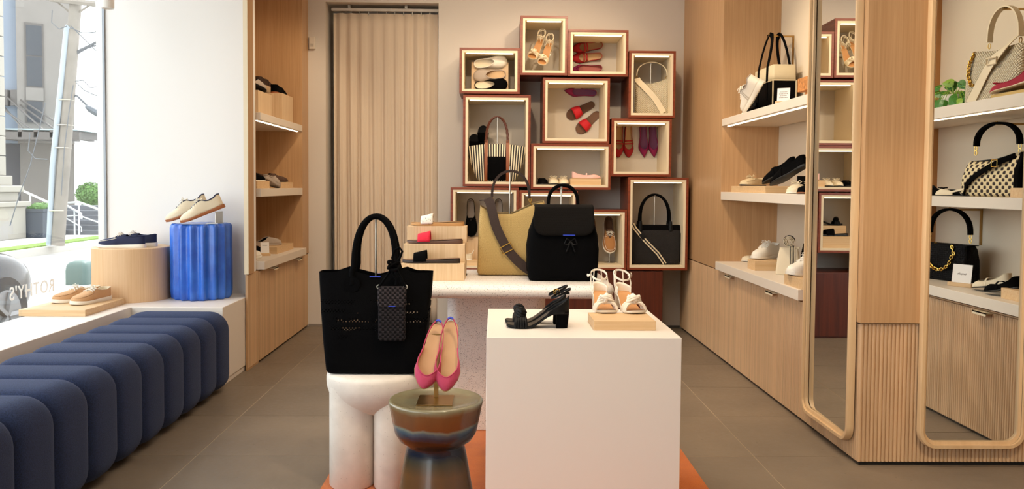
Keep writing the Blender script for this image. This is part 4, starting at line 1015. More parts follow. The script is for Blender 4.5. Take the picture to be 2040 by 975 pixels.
tr = t.n('ShaderNodeBsdfTransparent'); mx = t.n('ShaderNodeMixShader'); t.l(hol, mx.inputs[0]); t.l(t.b.outputs[0], mx.inputs[1]); t.l(tr.outputs[0], mx.inputs[2]); t.l(mx.outputs[0], t.out.inputs['Surface']); PERF = t.m
GOLDK = weave('gold_mesh_knit', '#d0b070', '#ae8f52', 330, .7, .8)
BROWNWEB = plain('brown_webbing', '#34241d', .85, bump=(320, .4, .003))
BKRIB = weave('charcoal_ribbed_knit', '#161311', '#0e0c0a', 300, .85, .6, .1)
PLAID = weave('basket_check_knit', '#2a2527', '#0a090a', 105, .8, .9, .15)
t = NT('quilted_cream'); v = t.coord(); s3 = t.sep(v); k = math.pi / .014
q = t.math('MULTIPLY', t.math('SINE', t.math('MULTIPLY', t.math('ADD', s3[0], t.math('MULTIPLY', s3[2], .9)), k)), t.math('SINE', t.math('MULTIPLY', t.math('SUBTRACT', s3[0], t.math('MULTIPLY', s3[2], .9)), k)))
t.bump(t.math('ABSOLUTE', q), .9, .008); t.l(t.ramp(t.math('ABSOLUTE', q), [(.0, H('#d0c09c')), (.35, H('#e8dcc2'))]), t.b.inputs['Base Color']); t.set(Roughness=.65); QUILT = t.m  # quilt valleys darkened in the colour, crease shade on top of the relief
t = NT('awning_stripe_canvas'); v = t.coord(); s3 = t.sep(v)
t.l(t.mix(t.math('GREATER_THAN', t.math('SINE', t.math('MULTIPLY', t.math('MULTIPLY', s3[0], t.math('ADD', 1.0, t.math('MULTIPLY', t.math('SUBTRACT', .3, s3[2]), .5))), 2 * math.pi / .0205)), .05), H('#17161a'), H('#e6d8ba')), t.b.inputs['Base Color']); t.set(Roughness=.8); STRIPE = t.m
t = NT('checker_knit'); v = t.coord(); s3 = t.sep(v); k = math.pi / .0185
c_ = t.math('MULTIPLY', t.math('SINE', t.math('MULTIPLY', s3[0], k)), t.math('SINE', t.math('MULTIPLY', s3[2], k)))
t.l(t.mix(t.math('GREATER_THAN', c_, .12), H('#dccba2'), H('#2a1d18')), t.b.inputs['Base Color']); t.bump(t.math('ABSOLUTE', c_), .5, .004); t.set(Roughness=.8); CHECK = t.m
BQUILT = weave('black_basket_weave', '#0e0c0e', '#060608', 90, .7, .9, .15)
t = NT('dark_lattice_knit'); v = t.coord(); s3 = t.sep(v); k = math.pi / .011
q = t.math('MULTIPLY', t.math('SINE', t.math('MULTIPLY', t.math('ADD', s3[0], s3[2]), k)), t.math('SINE', t.math('MULTIPLY', t.math('SUBTRACT', s3[0], s3[2]), k)))
t.l(t.mix(t.math('GREATER_THAN', t.math('ABSOLUTE', q), .6), H('#080709'), H('#1e1512')), t.b.inputs['Base Color']); t.bump(t.math('ABSOLUTE', q), .6, .004); t.set(Roughness=.8); LATT = t.m
t = NT('striped_strap'); v = t.coord(kind='Generated'); STRP = plain('cream_webbing', '#d8c9aa', .8); LINEB = plain('black_stripe_web', '#17151a', .8)

# -- black tote on the cast stool
by = sy - .02; bl, br_ = PY(655, 720, by), PY(846, 722, by); tlft, trgt = PY(638, 546, by), PY(862, 546, by)
bt = thing('tote_bag', 'large black perforated knit tote with round handles on the white cast stool', 'handbag', ((bl.x + br_.x) / 2, by, SZ + .0045))
w0, w1, hh = (br_.x - bl.x) / 2, (trgt.x - tlft.x) / 2, tlft.z - SZ - .0045
off = (tlft.x + trgt.x) / 2 - bt.location.x
bag_body(bt, [PERF, BLACK], [(0, w0 * .97, .082), (.03, w0, .09), (.3, w0 + (w1 - w0) * .3, .094), (.6, w0 + (w1 - w0) * .62, .085), (.85, w0 + (w1 - w0) * .86, .065), (1, w1, .05)], hh, lambda x, y: .012 - .016 * math.cos(x * math.pi * 2.2) * (abs(x) < .7) - .0 * y, e=.28, solid=0)
for sd in (-1, 1):
    yy = sd * .057
    MB().tube([(-.088, yy * 1.12, hh - .035), (-.09, yy, hh + .01)] + arch(-.083, .078, hh + .04, hh + .232, yy * .85, 20, .8, ylean=-yy * .55) + [(.086, yy, hh + .01), (.088, yy * 1.12, hh - .035)], .0115, 10).build('handle', BLACK, bt)
    for x in (-.088, .088):
        p_ = MB().prism([(x + .032 * math.cos(a), -.02 + (.034 if a < 0 or a > math.pi else .03) * math.sin(a)) for a in (2 * math.pi * k / 20 for k in range(20))], 0, .004).build('handle_patch', BLACK, bt)
        p_.rotation_euler = (R(90), 0, 0); p_.location = (0, sd * .0665 + (.002 if sd > 0 else 0), hh - .012)
    boxo('blue_tag', BLUETAG, (-.02, .022, sd * .056 - .002, sd * .056 + .002, hh - .0055, hh - .0025), bt, bevel=0)
bag_stand('steel bag stand holding up the handles of the black perforated tote', bt.location.x - .003, by, SZ + .0012, hh + .226)
pp = PY(781, 600, by - .12); pw_ = .053
pc = thing('phone_pouch', 'dark basket-check phone pouch tied by its cord to the black tote', 'pouch', (pp.x, by - .118, PY(781, 678, by - .118).z))
ph_ = PY(781, 573, by - .118).z - pc.location.z
MB().rings([[(x, y, z) for x, y in rrect(pw_ * f, .014 * f, .012)] for z, f in ((0, .9), (.006, 1), (ph_ * .6, 1), (ph_ - .004, .98), (ph_, .9))]).build('body', PLAID, pc, ang=60)
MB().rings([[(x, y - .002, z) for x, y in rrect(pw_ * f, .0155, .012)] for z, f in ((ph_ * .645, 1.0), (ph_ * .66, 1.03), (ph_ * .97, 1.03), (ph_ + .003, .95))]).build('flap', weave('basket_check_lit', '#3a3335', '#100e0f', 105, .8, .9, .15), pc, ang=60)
boxo('blue_tag', BLUETAG, (-.012, .015, -.0185, -.0165, ph_ * .648, ph_ * .66), pc, bevel=0)
kn = Vector((.006, .0, ph_ + .085))
for sd in (-1, 1): loop((sd * pw_ * .97, -.0, ph_ + .002), .007, STEEL, 'ring', pc)
MB().tube([(-pw_ * .97, 0, ph_), (-.03, -.004, ph_ + .03), kn], .0055, 6).tube([(pw_ * .97, 0, ph_), (.035, -.004, ph_ + .04), kn], .0055, 6).build('cord', BLACK, pc)
m = MB()
for k in range(3): m.tube([kn + Vector((.020 * math.cos(a), .014 * math.sin(a + k), .006 * (k - 1) + .011 * math.sin(a + k * 2))) for a in (2 * math.pi * j / 14 for j in range(14))], .006, 6, loop=True)
m.tube([kn, kn + Vector((-.006, 0, .03)), kn + Vector((.004, 0, .06)), kn + Vector((.022, 0, .07)), kn + Vector((.033, 0, .055)), kn + Vector((.024, 0, .03)), kn + Vector((.005, 0, .005))], .0045, 6)
m.tube([kn, kn + Vector((-.004, -.006, -.03)), kn + Vector((.008, -.006, -.05))], .005, 6); m.build('knot', BLACK, pc)
# -- pink slingbacks on a brass plate stand
sp_ = thing('shoe_stand', 'bent brass plate stand on the ceramic stool under the pink slingbacks', 'stand', (PY(868, 790, gy).x, gy, GZ + .004))
MB().box(-.062, .062, -.075, .06, -.001, .003).box(-.008, .008, .02, .026, .003, .235).box(-.03, .03, .0, .026, .225, .235).build('plate', BRASS, sp_, smooth=False, bevel=.001)
PK = plain('rose_pink_knit', '#bf4462', .85, bump=(420, .3)); PBED = plain('sand_insole', '#c99e72', .6)
for lab, tx_, ty2, hx, hy, m_ in (('left rose pink slingback flat leaning on the brass stand', 843, 776, 875, 648, 1), ('right rose pink slingback flat leaning on the brass stand', 887, 781, 899, 642, -1)):
    t_ = PY(tx_, ty2, gy - .095); h_ = PY(hx, hy, gy + .03)
    q = slingback(lab, PK, PBED, PBED, plain('tan_sole', '#a9794f', .6), dist(t_, h_), .093); lay(q, h_, t_, (0, -1, .35), m_)
# -- gold tote on the table
gy_ = 4.09; gl, gr = PY(951, 547, gy_), PY(1088, 547, gy_); gtl, gtr = PY(961, 402, gy_), PY(1092, 402, gy_)
gt = thing('tote_bag', 'golden mesh knit bucket tote with brown webbing strap on the terrazzo table', 'handbag', ((gl.x + gr.x) / 2, gy_, TZ + .004))
w0, w1, hh = (gr.x - gl.x) / 2, (gtr.x - gtl.x) / 2, gtl.z - TZ - .004
bag_body(gt, [GOLDK, plain('gold_lining', '#6e5a35', .8)], [(0, w0 * .96, .07), (.03, w0, .08), (.35, w0 * .99, .085), (.7, w0 * .975, .07), (1, w1 * .97, .045)], hh, lambda x, y: -.066 * max(0, math.cos((x + .25) * 1.25)) ** 2 + (.006 if y > 0 else 0), e=.32, solid=.003)
z_ = hh - .012
MB().ribbon(smooth([(-w1 * .9, -.02, z_ + .02), (-w1 * .72, -.05, z_ + .022), (-w1 * .6, -.075, z_ - .04), (-w1 * .46, -.088, z_ - .12), (-w1 * .12, -.094, z_ - .225), (w1 * .35, -.094, z_ - .305), (w1 * .75, -.092, z_ - .34)]), (1, 0, .25), .046, .003).build('webbing_strap', BROWNWEB, gt)
bc = Vector((-w1 * .17, -.097, z_ - .215))
MB().tube([bc + Vector((.88 * x + .47 * z, 0, .46 * x - .88 * z)) for x, z in ((-.029, -.017), (.029, -.017), (.029, .017), (-.029, .017))], .0032, 6, loop=True).build('buckle', GOLD, gt)
hp = arch(-w1 * .62, w1 * .52, z_ + .035, hh + .155, -.0, 18, .8, z1=z_ + .03)
MB().ribbon(hp, [(0, 1, 0)] * 19, .02, .013).build('handle', BROWNWEB, gt)
for x, z in ((-w1 * .62, z_ + .024), (w1 * .54, z_ + .02)): loop((x, 0, z), .010, GOLD, 'clip', gt, sx=.6)
MB().tube([(w1 * .54, 0, z_ + .012), (w1 * .60, 0, z_ - .008), (w1 * .74, 0, z_ - .015)], .003, 6).build('clip', GOLD, gt)
bag_stand('steel bag stand under the brown handle of the golden tote', PY(1015, 500, gy_).x, gy_ + .004, TZ + .0005, PY(1015, 331, gy_).z - TZ - .012)
# -- black backpack
ky = 3.87; kl, kr = PY(1049, 560, ky), PY(1190, 560, ky); ktop = PY(1120, 411, ky).z
bp = thing('backpack', 'black knit flap backpack with drawstring and top handle on the terrazzo table', 'backpack', ((kl.x + kr.x) / 2, ky, TZ + .001))
w0, hh = (kr.x - kl.x) / 2, ktop - TZ
bag_body(bp, [BLACK, BLACK], [(0, w0 * .93, .07), (.04, w0 * .965, .082), (.2, w0 * .985, .09), (.42, w0, .092), (.6, w0 * .97, .088), (.76, w0 * .88, .076), (.9, w0 * .80, .06), (.985, w0 * .78, .05)], hh, e=.38, solid=.004)
fw = w0 * .815
def flapf(i, j):
    x = (2 * i - 1) * fw; a = j
    hw_ = 1 - .0 * a
    if a < .25: f = a / .25; return (x * (.97 + .03 * f), .05 - .13 * f, hh + .006 * math.sin(math.pi * f))
    f = (a - .25) / .75; r_ = .4
    cut = 0
    ax = abs(2 * i - 1)
    if ax > 1 - r_: cut = (1 - math.sqrt(max(0, 1 - ((ax - (1 - r_)) / r_) ** 2)))
    zlen = hh * .385 * (1 - .30 * cut)
    return (x * (1 + .02 * f), -.08 - .022 * math.sin(f * 1.7), hh - zlen * f)
MB().grid(flapf, 24, 14).build('flap', BKRIB, bp, solid=.005, off=0)
boxo('blue_tag', BLUETAG, (-.006, .05, -.1085, -.104, hh * .617, hh * .628), bp, bevel=0)
MB().tube([(-.072, .0, hh - .01)] + arch(-.07, .072, hh + .0, hh + .098, .0, 18, .72) + [(.074, .0, hh - .01)], .0085, 10).build('handle', BLACK, bp)
c = Vector((.03, -.10, hh * .54)); m = MB()
for sd in (-1, 1): m.tube([c, c + Vector((sd * .018, -.006, .014)), c + Vector((sd * .03, -.006, -.012)), c + Vector((sd * .012, -.006, -.016)), c], .003, 6); m.tube([c, c + Vector((sd * .012, -.006, -.03)), c + Vector((sd * .02, -.004, -.05))], .003, 6)
m.build('drawstring', BLACKS, bp)
for sd in (-1, 1): MB().ribbon([(sd * w0 * .80, .03, hh * .82), (sd * w0 * .93, .05, hh * .66), (sd * w0 * .99, .06, hh * .45), (sd * w0 * .97, .07, hh * .1)], (0, 1, 0), .03, .005).build('shoulder_strap', BLACK, bp)
bag_stand('steel bag stand under the top handle of the black backpack', PY(1117, 500, ky).x, ky + .002, TZ + .0, hh + .085)

# -- bags in the display boxes
def boxbag(key, name, label, pl, pr, ptop, yo=.16):
    B_ = BOXES[key]; y_ = YF + yo; o = thing(name, label, 'handbag', ((PY(pl, 300, y_).x + PY(pr, 300, y_).x) / 2, y_, B_['z'] + .0035))
    return o, (PY(pr, 300, y_).x - PY(pl, 300, y_).x) / 2, PY((pl + pr) / 2, ptop, y_).z - B_['z'], y_
o, hw_, hh, y_ = boxbag('E', 'tote_bag', 'black and cream striped tote with braided brown handles', 930, 1049, 292, .13)
bag_body(o, [STRIPE, BLACKS], [(0, hw_ * .58, .06), (.04, hw_ * .64, .075), (.2, hw_ * .73, .088), (.5, hw_ * .86, .092), (.8, hw_ * .97, .075), (1, hw_, .05)], hh, lambda x, y: .015 - .025 * x * x, e=.42, solid=.003)
for x in (-.085, .088): MB().ribbon([(x, -.069, .0), (x, -.085, .02), (x, -.0985, hh * .25), (x, -.0995, hh * .5), (x, -.086, hh * .8), (x, -.062, hh + .02)], (1, 0, 0), .026, .003).build('leather_tab', plain('saddle_leather', '#8a4a24', .5), o)
MB().grid(lambda i, j: ((-.073 + .148 * i), -.1 - .002 + .012 * abs(j - .45) ** 2 * 2, hh * (.03 + .66 * j)), 4, 8).build('pocket', BLACK, o, solid=.003)
for sd in (-1, 1):
    m = MB(); A_ = arch(-.085, .088, hh + .03, hh + .235, sd * .05, 40, .8, ylean=-sd * .04)
    for q in range(3): m.tube([(x + .006 * math.cos(i * .9 + q * 2.1), y + .006 * math.sin(i * .9 + q * 2.1), z) for i, (x, y, z) in enumerate(A_)], .0055, 5)
    m.build('braided_handle', plain('braid_leather', '#5a2c1c', .5), o)
    for x in (-.085, .088): MB().ribbon([(x, sd * .05, hh - .005), (x, sd * .05, hh + .045)], (1, 0, 0), .024, .008).build('handle_end', bpy.data.materials['saddle_leather'], o)
bag_stand('steel rod holding the braided handles of the striped tote', o.location.x + .005, y_, BOXES['E']['z'] + .0, hh + .228)
o, hw_, hh, y_ = boxbag('D', 'shoulder_bag', 'quilted cream shoulder bag with wide strap in its own lit box', 1263, 1330, 163, .15); dzt_ = BOXES['D']['zt'] - o.location.z - .03
bag_body(o, [QUILT, CREAMF], [(0, hw_ * .94, .05), (.04, hw_ * .97, .058), (.5, hw_ * .95, .062), (.8, hw_ * .97, .045), (1, hw_ * .99, .02)], hh, lambda x, y: .022 * x - .02 * math.cos(x * 2), e=.36, solid=.003)
MB().ribbon(smooth([(-hw_ * .9, -.02, hh + .02), (-hw_ * .82, -.045, hh - .01), (-hw_ * .5, -.066, hh * .78), (hw_ * .1, -.071, hh * .45), (hw_ * .62, -.066, hh * .03)]), (1, 0, .5), .046, .003).build('wide_strap', CREAMF, o)
MB().ribbon(arch(-hw_ * .9, hw_ * .88, hh + .045, dzt_, 0, 20, .8, z1=hh + .045), [(0, 1, 0)] * 21, .024, .006).build('handle', CREAMF, o)
for x in (-hw_ * .9, hw_ * .88): loop((x, 0, hh + .03), .012, GOLD, 'clip', o, sx=.6)
bag_stand('steel rod holding the handle of the quilted cream bag', o.location.x - .01, y_, BOXES['D']['z'] + .0, dzt_ - .014)
o, hw_, hh, y_ = boxbag('I', 'tote_bag', 'black lattice knit tote with striped strap in the lower right box', 1257, 1357, 449, .14)
bag_body(o, [LATT, BLACKS], [(0, hw_ * .95, .06), (.03, hw_ * .97, .07), (.5, hw_ * .985, .075), (.85, hw_ * 1.0, .055), (1, hw_, .03)], hh, None, e=.3, solid=.003)
bag_body(o, BLACK, [(.88, hw_ * 1.004, .054), (1.0, hw_ * 1.003, .033)], hh, None, e=.3, name='top_band', solid=.003, capb=False)
for x, y0_, y1_ in ((-1, 0, 0), (1, 0, 0)): MB().box(x * hw_ * .985 - .006, x * hw_ * .985 + .006, -.06, .06, .02, hh * .8).build('side_panel', BLACKS, o, smooth=False)
SP = [(-hw_ * .93, -.04, hh + .01), (-hw_ * .84, -.062, hh - .03), (-hw_ * .45, -.080, hh * .6), (hw_ * .05, -.084, hh * .28), (hw_ * .34, -.078, .005)]
MB().ribbon(SP, [(1, 0, .6)] * 5, .03, .003).build('striped_strap', STRP, o)
MB().ribbon([(x, y - .0016, z) for x, y, z in SP], [(1, 0, .6)] * 5, .010, .002).build('strap_stripe', LINEB, o)
for a, b in ((.44, .52),): MB().ribbon([(-hw_ * .62, -.074, hh * .78), (-hw_ * .5, -.082, hh * .66)], (1, 0, .6), .038, .006).build('buckle', BLACKS, o)
for sd in (-1, 1):
    MB().tube([(-.13, sd * .045, hh - .03)] + arch(-.125, .115, hh + .03, hh + .245, sd * .035, 20, .75, ylean=-sd * .028) + [(.12, sd * .045, hh - .03)], .0105, 8).build('handle', BLACK, o)
    for x in (-.127, .117): MB().tube([(x, sd * .047, hh - .045), (x, sd * .043, hh + .03)], [.02, .014], 8).build('handle_end', BLACKS, o)
bag_stand('steel rod holding the handles of the black lattice tote', o.location.x - .006, y_, BOXES['I']['z'] + .0, hh + .237)
# ================================================================= niche contents
def NX(px, x, z=None, py=400):
    p = PX(px, py, x); return Vector((x, p.y, z if z is not None else p.z))
def VM(px, x, z=None, py=400):            # seen in the wide mirror: the real place of what shows at (px, py)
    p = PX(px, py, x); return Vector((x, 2 * 3.426 - p.y, z if z is not None else p.z))
def card(label, loc, rz, w=.075, h=.095, lines=4, script=False):
    o = thing('sign_card', label, 'sign', loc, rz)
    boxo('holder', BLOCK, (-w * .62, w * .62, -.016, .016, 0, .02), o)
    cd_ = MB().box(-w / 2, w / 2, -.001, .001, .012, .012 + h).build('card', PAPER, o, smooth=False); cd_.rotation_euler = (R(-8), 0, 0)
    m = MB()
    if script:
        m.tube([(-w * .24 + w * .48 * i / 40, -.0014, .012 + h * .52 + .0045 * math.sin(i * 1.1) * (1.6 if i in (2, 3, 20, 21, 30) else 1)) for i in range(41)], .0006, 4)
    else:
        for k in range(lines):
            ww = (.30, .36, .26, .34)[k % 4] * w
            for q in range(6): m.box(-ww + q * ww / 3 + .001, -ww + (q + .8) * ww / 3, -.0014, -.001, .012 + h * (.72 - .13 * k), .012 + h * (.72 - .13 * k) + .003)
    m.build('lettering', INK, cd_); return o
def hook(label, y, z, x1, xw, bar=.10):
    o = thing('wall_hook', label, 'hook', (xw, y, z))
    MB().box(-.010, 0, -.006, .006, -bar * 2.0, .004).build('wall_bar', BRASS, o, smooth=False)
    MB().box(x1 - xw, 0, -.005, .005, -.006, .004).box(x1 - xw, x1 - xw + .006, -.005, .005, .004, .014).build('arm', BRASS, o, smooth=False); return o
# ---- right niche, top shelf
zt_ = Z_TOP[1]
lay(sneaker('white chunky sneaker tilted toe-down beside the two-tone tote', WHITEF, RUBW, GREYF, WHITEF, .28, .105, .028, stripe=plain('sneaker_grey_stripe', '#b8aea0', .7)), NX(1517, 1.69, zt_ + .19), NX(1484, 1.655, zt_ + .016), (-.8, .3, .5))
lay(sneaker('dark lined white sneaker behind the tilted one, only its black collar showing', BLACKS, RUBW, BLACKS, BLACKS, .26, .095, .02), NX(1505, 1.80, zt_ + .004), NX(1478, 1.62, zt_ + .004))
tt = thing('tote_bag', 'two-tone canvas tote with sand top, black base and long black straps', 'handbag', (1.845, 5.40, zt_ + .001), R(-90))
CAN = plain('sand_canvas_tote', '#cdbf9f', .8, bump=(240, .3))
tw2, td2, thh = .195, .075, .315
MB().rings([[(x, y, z) for x, y in rrect(tw2 * f, td2 * f, .012, 3)] for z, f in ((0, 1), (thh * .68, 1.0))], caps=False).add([(x, y, 0) for x, y in rrect(tw2, td2, .012, 3)], [tuple(range(16))[::-1]]).build('base_panel', BLACK, tt, solid=.004, ang=50)
MB().rings([[(x, y, z) for x, y in rrect(tw2 * f, td2 * f, .012, 3)] for z, f in ((thh * .68, 1.0), (thh * .8, .99), (thh, .97))], caps=False).build('top_panel', CAN, tt, solid=.004, ang=50)
m = MB()
for sx in (-1, 1):
    for sy_ in (-1, 1): m.tube([(sx * tw2, sy_ * td2, .004), (sx * tw2, sy_ * td2, thh * .68)], .0045, 5)
m.tube([(x, y, thh * .68) for x, y in rrect(tw2 + .001, td2 + .001, .012, 3)], .004, 5, loop=True); m.build('piping', CAN, tt)
for sd in (-1, 1): MB().ribbon([(-.10, sd * .079, thh * .3)] + arch(-.10, .08, thh, thh + .225, sd * .074, 18, .7, ylean=-sd * .045) + [(.08, sd * .079, thh * .3)], [(1, 0, 0)] + [(math.sin(math.pi * i / 18) * 0 + 1, 0, .3 if i < 9 else -.3) for i in range(19)] + [(1, 0, 0)], .032, .006).build('strap', BLACK, tt)
hook('brass wall hook behind the straps of the two-tone tote', 5.40, 2.206, 1.80, 1.97)
q = NX(1556, 1.64, zt_ + .0005); card('white card with small print on an oak holder before the two-tone tote', q, R(-30), .07, .085)
CORK = plain('burl_cork', '#b5783f', .8, var=(60, .45), bump=(120, .6, .006))
b0, b1 = NX(1598, 1.70).y, NX(1640, 1.70).y
blk('burl cork block at the bottom of a small stack on the top shelf', (1.68, 1.80, b1 - .0, b0 - .06, zt_, zt_ + .052), CORK, group=None)
blk('wider burl cork block in the middle of the small stack', (1.66, 1.81, b1, b0, zt_ + .0522, zt_ + .125), CORK)
blk('topmost burl cork block of the small stack', (1.67, 1.80, b1, b0 - .12, zt_ + .1252, zt_ + .20), CORK)
# middle shelf
zm_ = Z_MID[1]
SANDF = plain('sand_knit', '#cdb893', .8, bump=(240, .2))
blk('long oak block under the sand moccasin on the eye-level shelf', (1.60, 1.80, 4.80, 5.50, zm_, zm_ + .042))
lay(moccasin('sand moccasin with bow on the long oak block', SANDF, SANDF, plain('dark_mocc_sole', '#3a2a20', .6), .235, .092), NX(1522, 1.79, zm_ + .0425), NX(1479, 1.605, zm_ + .0425))
for lab, hx, tx_, dx in (('farther black lace-up flat propped heel-up', 1588, 1520, .05), ('nearer black lace-up flat propped heel-up', 1606, 1518, .0)):
    h_ = NX(hx, 1.72 + dx, zm_ + .155); t_ = NX(tx_, 1.585 + dx, zm_ + (.006 if dx == 0 else .047)); d_ = h_ - t_
    lay(loafer(lab, BLACK, BLACKS, RUBB, min(.31, d_.length), .09, toe='almond'), h_, t_)
sdx = thing('shoe_stand', 'small black stand propping the heels of the black flats', 'stand', NX(1600, 1.74, zm_)); MB().box(-.05, .05, -.04, .04, 0, .004).box(-.03, .03, .015, .02, .004, .10).build('stand', BLACKS, sdx, smooth=False)
for lab, c_, hx, tx_, xa_, xb_ in (('cream moccasin beside the black flats on the eye-level shelf', CREAMF, 1601, 1570, 1.76, 1.60), ('second cream moccasin, partly behind the mirror frame', CREAMF, 1632, 1596, 1.78, 1.66), ('black moccasin at the shelf edge against the mirror frame', BLACK, 1640, 1596, 1.74, 1.58)):
    lay(moccasin(lab, c_, INSOLE, RUBW if c_ is CREAMF else GUM, .225, .088), NX(hx, xb_ + .17, zm_ + .0005), NX(tx_, xb_, zm_ + .0005))
# counter
zc_ = Z_CNT[1]
lay(moccasin('cream laced moccasin at the far end of the counter', CREAMF, CREAMF, RUBW, .25, .095, lace=WHITEF), PZ(1506, 517, zc_), PZ(1476, 524, zc_ + .0005))
a = PZ(1489, 535, zc_); b = PZ(1533, 540, zc_)
blk('square oak block under the white sneaker at the far end of the counter', (a.x, a.x + .24, b.y, a.y, zc_, zc_ + .06))
lay(sneaker('white sneaker on the square oak block, far end of the counter', WHITEF, RUBW, WHITEF, WHITEF, .27, .1, .022), PZ(1548, 513, zc_ + .0605), PZ(1497, 518, zc_ + .0605))
def pouch(label, m_, loc, rz, w_=.062, d_=.045, h_=.155, cross=STRP, line=LINEB):
    o = thing('belt_pouch', label, 'pouch', loc, rz)
    bag_body(o, [m_, m_], [(0, w_, d_), (.04, w_ * 1.03, d_ * 1.05), (.6, w_ * .9, d_ * .8), (1, w_ * .74, d_ * .3)], h_, None, e=.3, solid=.003)
    P_ = [(w_ * .45, -d_ * 1.03, .004), (w_ * .45, -d_ * 1.06, .02), (w_ * .38, -d_ * .88, h_ * .6), (w_ * .3, -d_ * .38, h_), (w_ * .3, 0, h_ + .012)]
    MB().ribbon(P_, (1, 0, 0), .032, .003).build('webbing', cross, o)
    m = MB()
    for s_ in (-.009, .0, .009): m.ribbon([(x + s_, y - .002, z) for x, y, z in P_], (1, 0, 0), .0035, .002)
    m.build('webbing_lines', line, o)
    m = MB(); sp = [(.033 * (1 - i / 60) * math.cos(i * .42), .0, h_ + .036 + .033 * (1 - i / 60) * math.sin(i * .42)) for i in range(44)]
    m.ribbon(sp, [(0, 1, 0)] * 44, .034, .0035); m.build('rolled_strap', cross, o)
    MB().ribbon([(x * 1.03, y, h_ + .036 + (z - h_ - .032) * 1.06) for x, y, z in sp[:16]], [(0, 1, 0)] * 16, .010, .004).build('strap_lines', line, o)
    MB().ribbon([(-w_ * .2, 0, h_ + .002), (w_ * .9, 0, h_ + .002)], (0, 1, 0), .02, .010).build('flap_bar', cross, o)
    return o
p0 = PZ(1556, 548, zc_); pouch('cream belt pouch with rolled black-striped strap on the counter', CREAMF, p0 + Vector((.05, .02, .001)), R(-28), .068, .045, .16)
p0 = PZ(1601, 545, zc_); pouch('black belt pouch with rolled striped strap on the counter', BLACK, p0 + Vector((.07, .06, .001)), R(-28), .068, .045, .175, LINEB, STRP)
a = PZ(1562, 566, zc_); b = PZ(1612, 573, zc_)
blk('oak block beside the mirror under the nearest white sneaker', (a.x, a.x + .2, b.y - .12, a.y, zc_, zc_ + .055))
lay(sneaker('white sneaker on the oak block against the mirror frame', WHITEF, RUBW, WHITEF, WHITEF, .27, .1, .024), PZ(1640, 545, zc_ + .0555), PZ(1585, 549, zc_ + .0555))
# ---- left niche
blk('tall oak block with the black slipper, top shelf of the left niche', (-1.77, -1.625, 6.24, 6.56, zt_, zt_ + .215), BLOCKV)
lay(loafer('black gathered slipper on the tall oak block', BLACK, BLACKS, GUM, .26, .1), Vector((-1.70, 6.27, zt_ + .2155)), Vector((-1.70, 6.53, zt_ + .2155)))
blk('taller oak block with the brown slipper, back of the left niche', (-1.90, -1.775, 6.33, 6.635, zt_, zt_ + .285), BLOCKV)
lay(loafer('dark brown gathered slipper on the taller oak block', plain('umber_knit', '#3a261a', .85), BLACKS, GUM, .26, .1), Vector((-1.845, 6.35, zt_ + .2855)), Vector((-1.825, 6.61, zt_ + .2855)))
blk('oak block near the stile under the taupe mule', (-1.80, -1.64, 5.66, 6.0, zt_, zt_ + .17), BLOCKV)
lay(clog('taupe mule with black sole tilted on the block near the stile', GREYF, INSOLE, BLACKS, .26, .095), Vector((-1.74, 5.66, zt_ + .235)), Vector((-1.67, 5.92, zt_ + .172)))
blk('low oak block under the brown loafers, middle left shelf', (-1.80, -1.6, 6.1, 6.45, zm_, zm_ + .045))
BRL = plain('walnut_knit', '#4a3020', .8, bump=(240, .2))
lay(loafer('nearer walnut brown loafer on the middle left shelf', BRL, BLACKS, plain('loafer_sole', '#2a1a14', .6), .27, .095), Vector((-1.81, 6.10, zm_ + .0455)), Vector((-1.63, 6.30, zm_ + .0455)))
lay(loafer('farther walnut brown loafer with black toe on the middle left shelf', BRL, BLACKS, bpy.data.materials['loafer_sole'], .27, .095), Vector((-1.84, 6.245, zm_ + .0455)), Vector((-1.61, 6.44, zm_ + .0455)))
blk('low oak block near the stile on the middle left shelf', (-1.78, -1.62, 5.56, 5.86, zm_, zm_ + .05))
lay(loafer('black loafer near the stile on the middle left shelf', BLACK, WHITEF, RUBW, .26, .094), Vector((-1.76, 5.58, zm_ + .0505)), Vector((-1.65, 5.82, zm_ + .0505)))
lay(clog('grey mule tipped against the block on the middle left shelf', GREYF, INSOLE, GREYF, .19, .08), Vector((-1.66, 5.86, zm_ + .07)), Vector((-1.61, 6.02, zm_ + .002)))
blk('flat oak block under the taupe mule on the left counter', (-1.86, -1.61, 6.02, 6.5, zc_, zc_ + .05))
lay(clog('taupe mule with open back on the flat block, left counter', GREYF, BLACKS, GREYF, .26, .105), Vector((-1.82, 6.08, zc_ + .0505)), Vector((-1.66, 6.28, zc_ + .0505)))
lay(clog('black mule on the left counter behind the small card', BLACK, BLACKS, BLACKS, .26, .1), Vector((-1.87, 5.82, zc_ + .03)), Vector((-1.72, 6.02, zc_ + .0005)))
lay(sneaker('white low sneaker at the near end of the left counter', WHITEF, RUBW, WHITEF, WHITEF, .27, .1, .02), Vector((-1.80, 5.48, zc_ + .0005)), Vector((-1.645, 5.70, zc_ + .0005)))
card('small white card on an oak holder, left counter', Vector((-1.655, 5.86, zc_ + .0005)), R(22), .06, .085, 1)
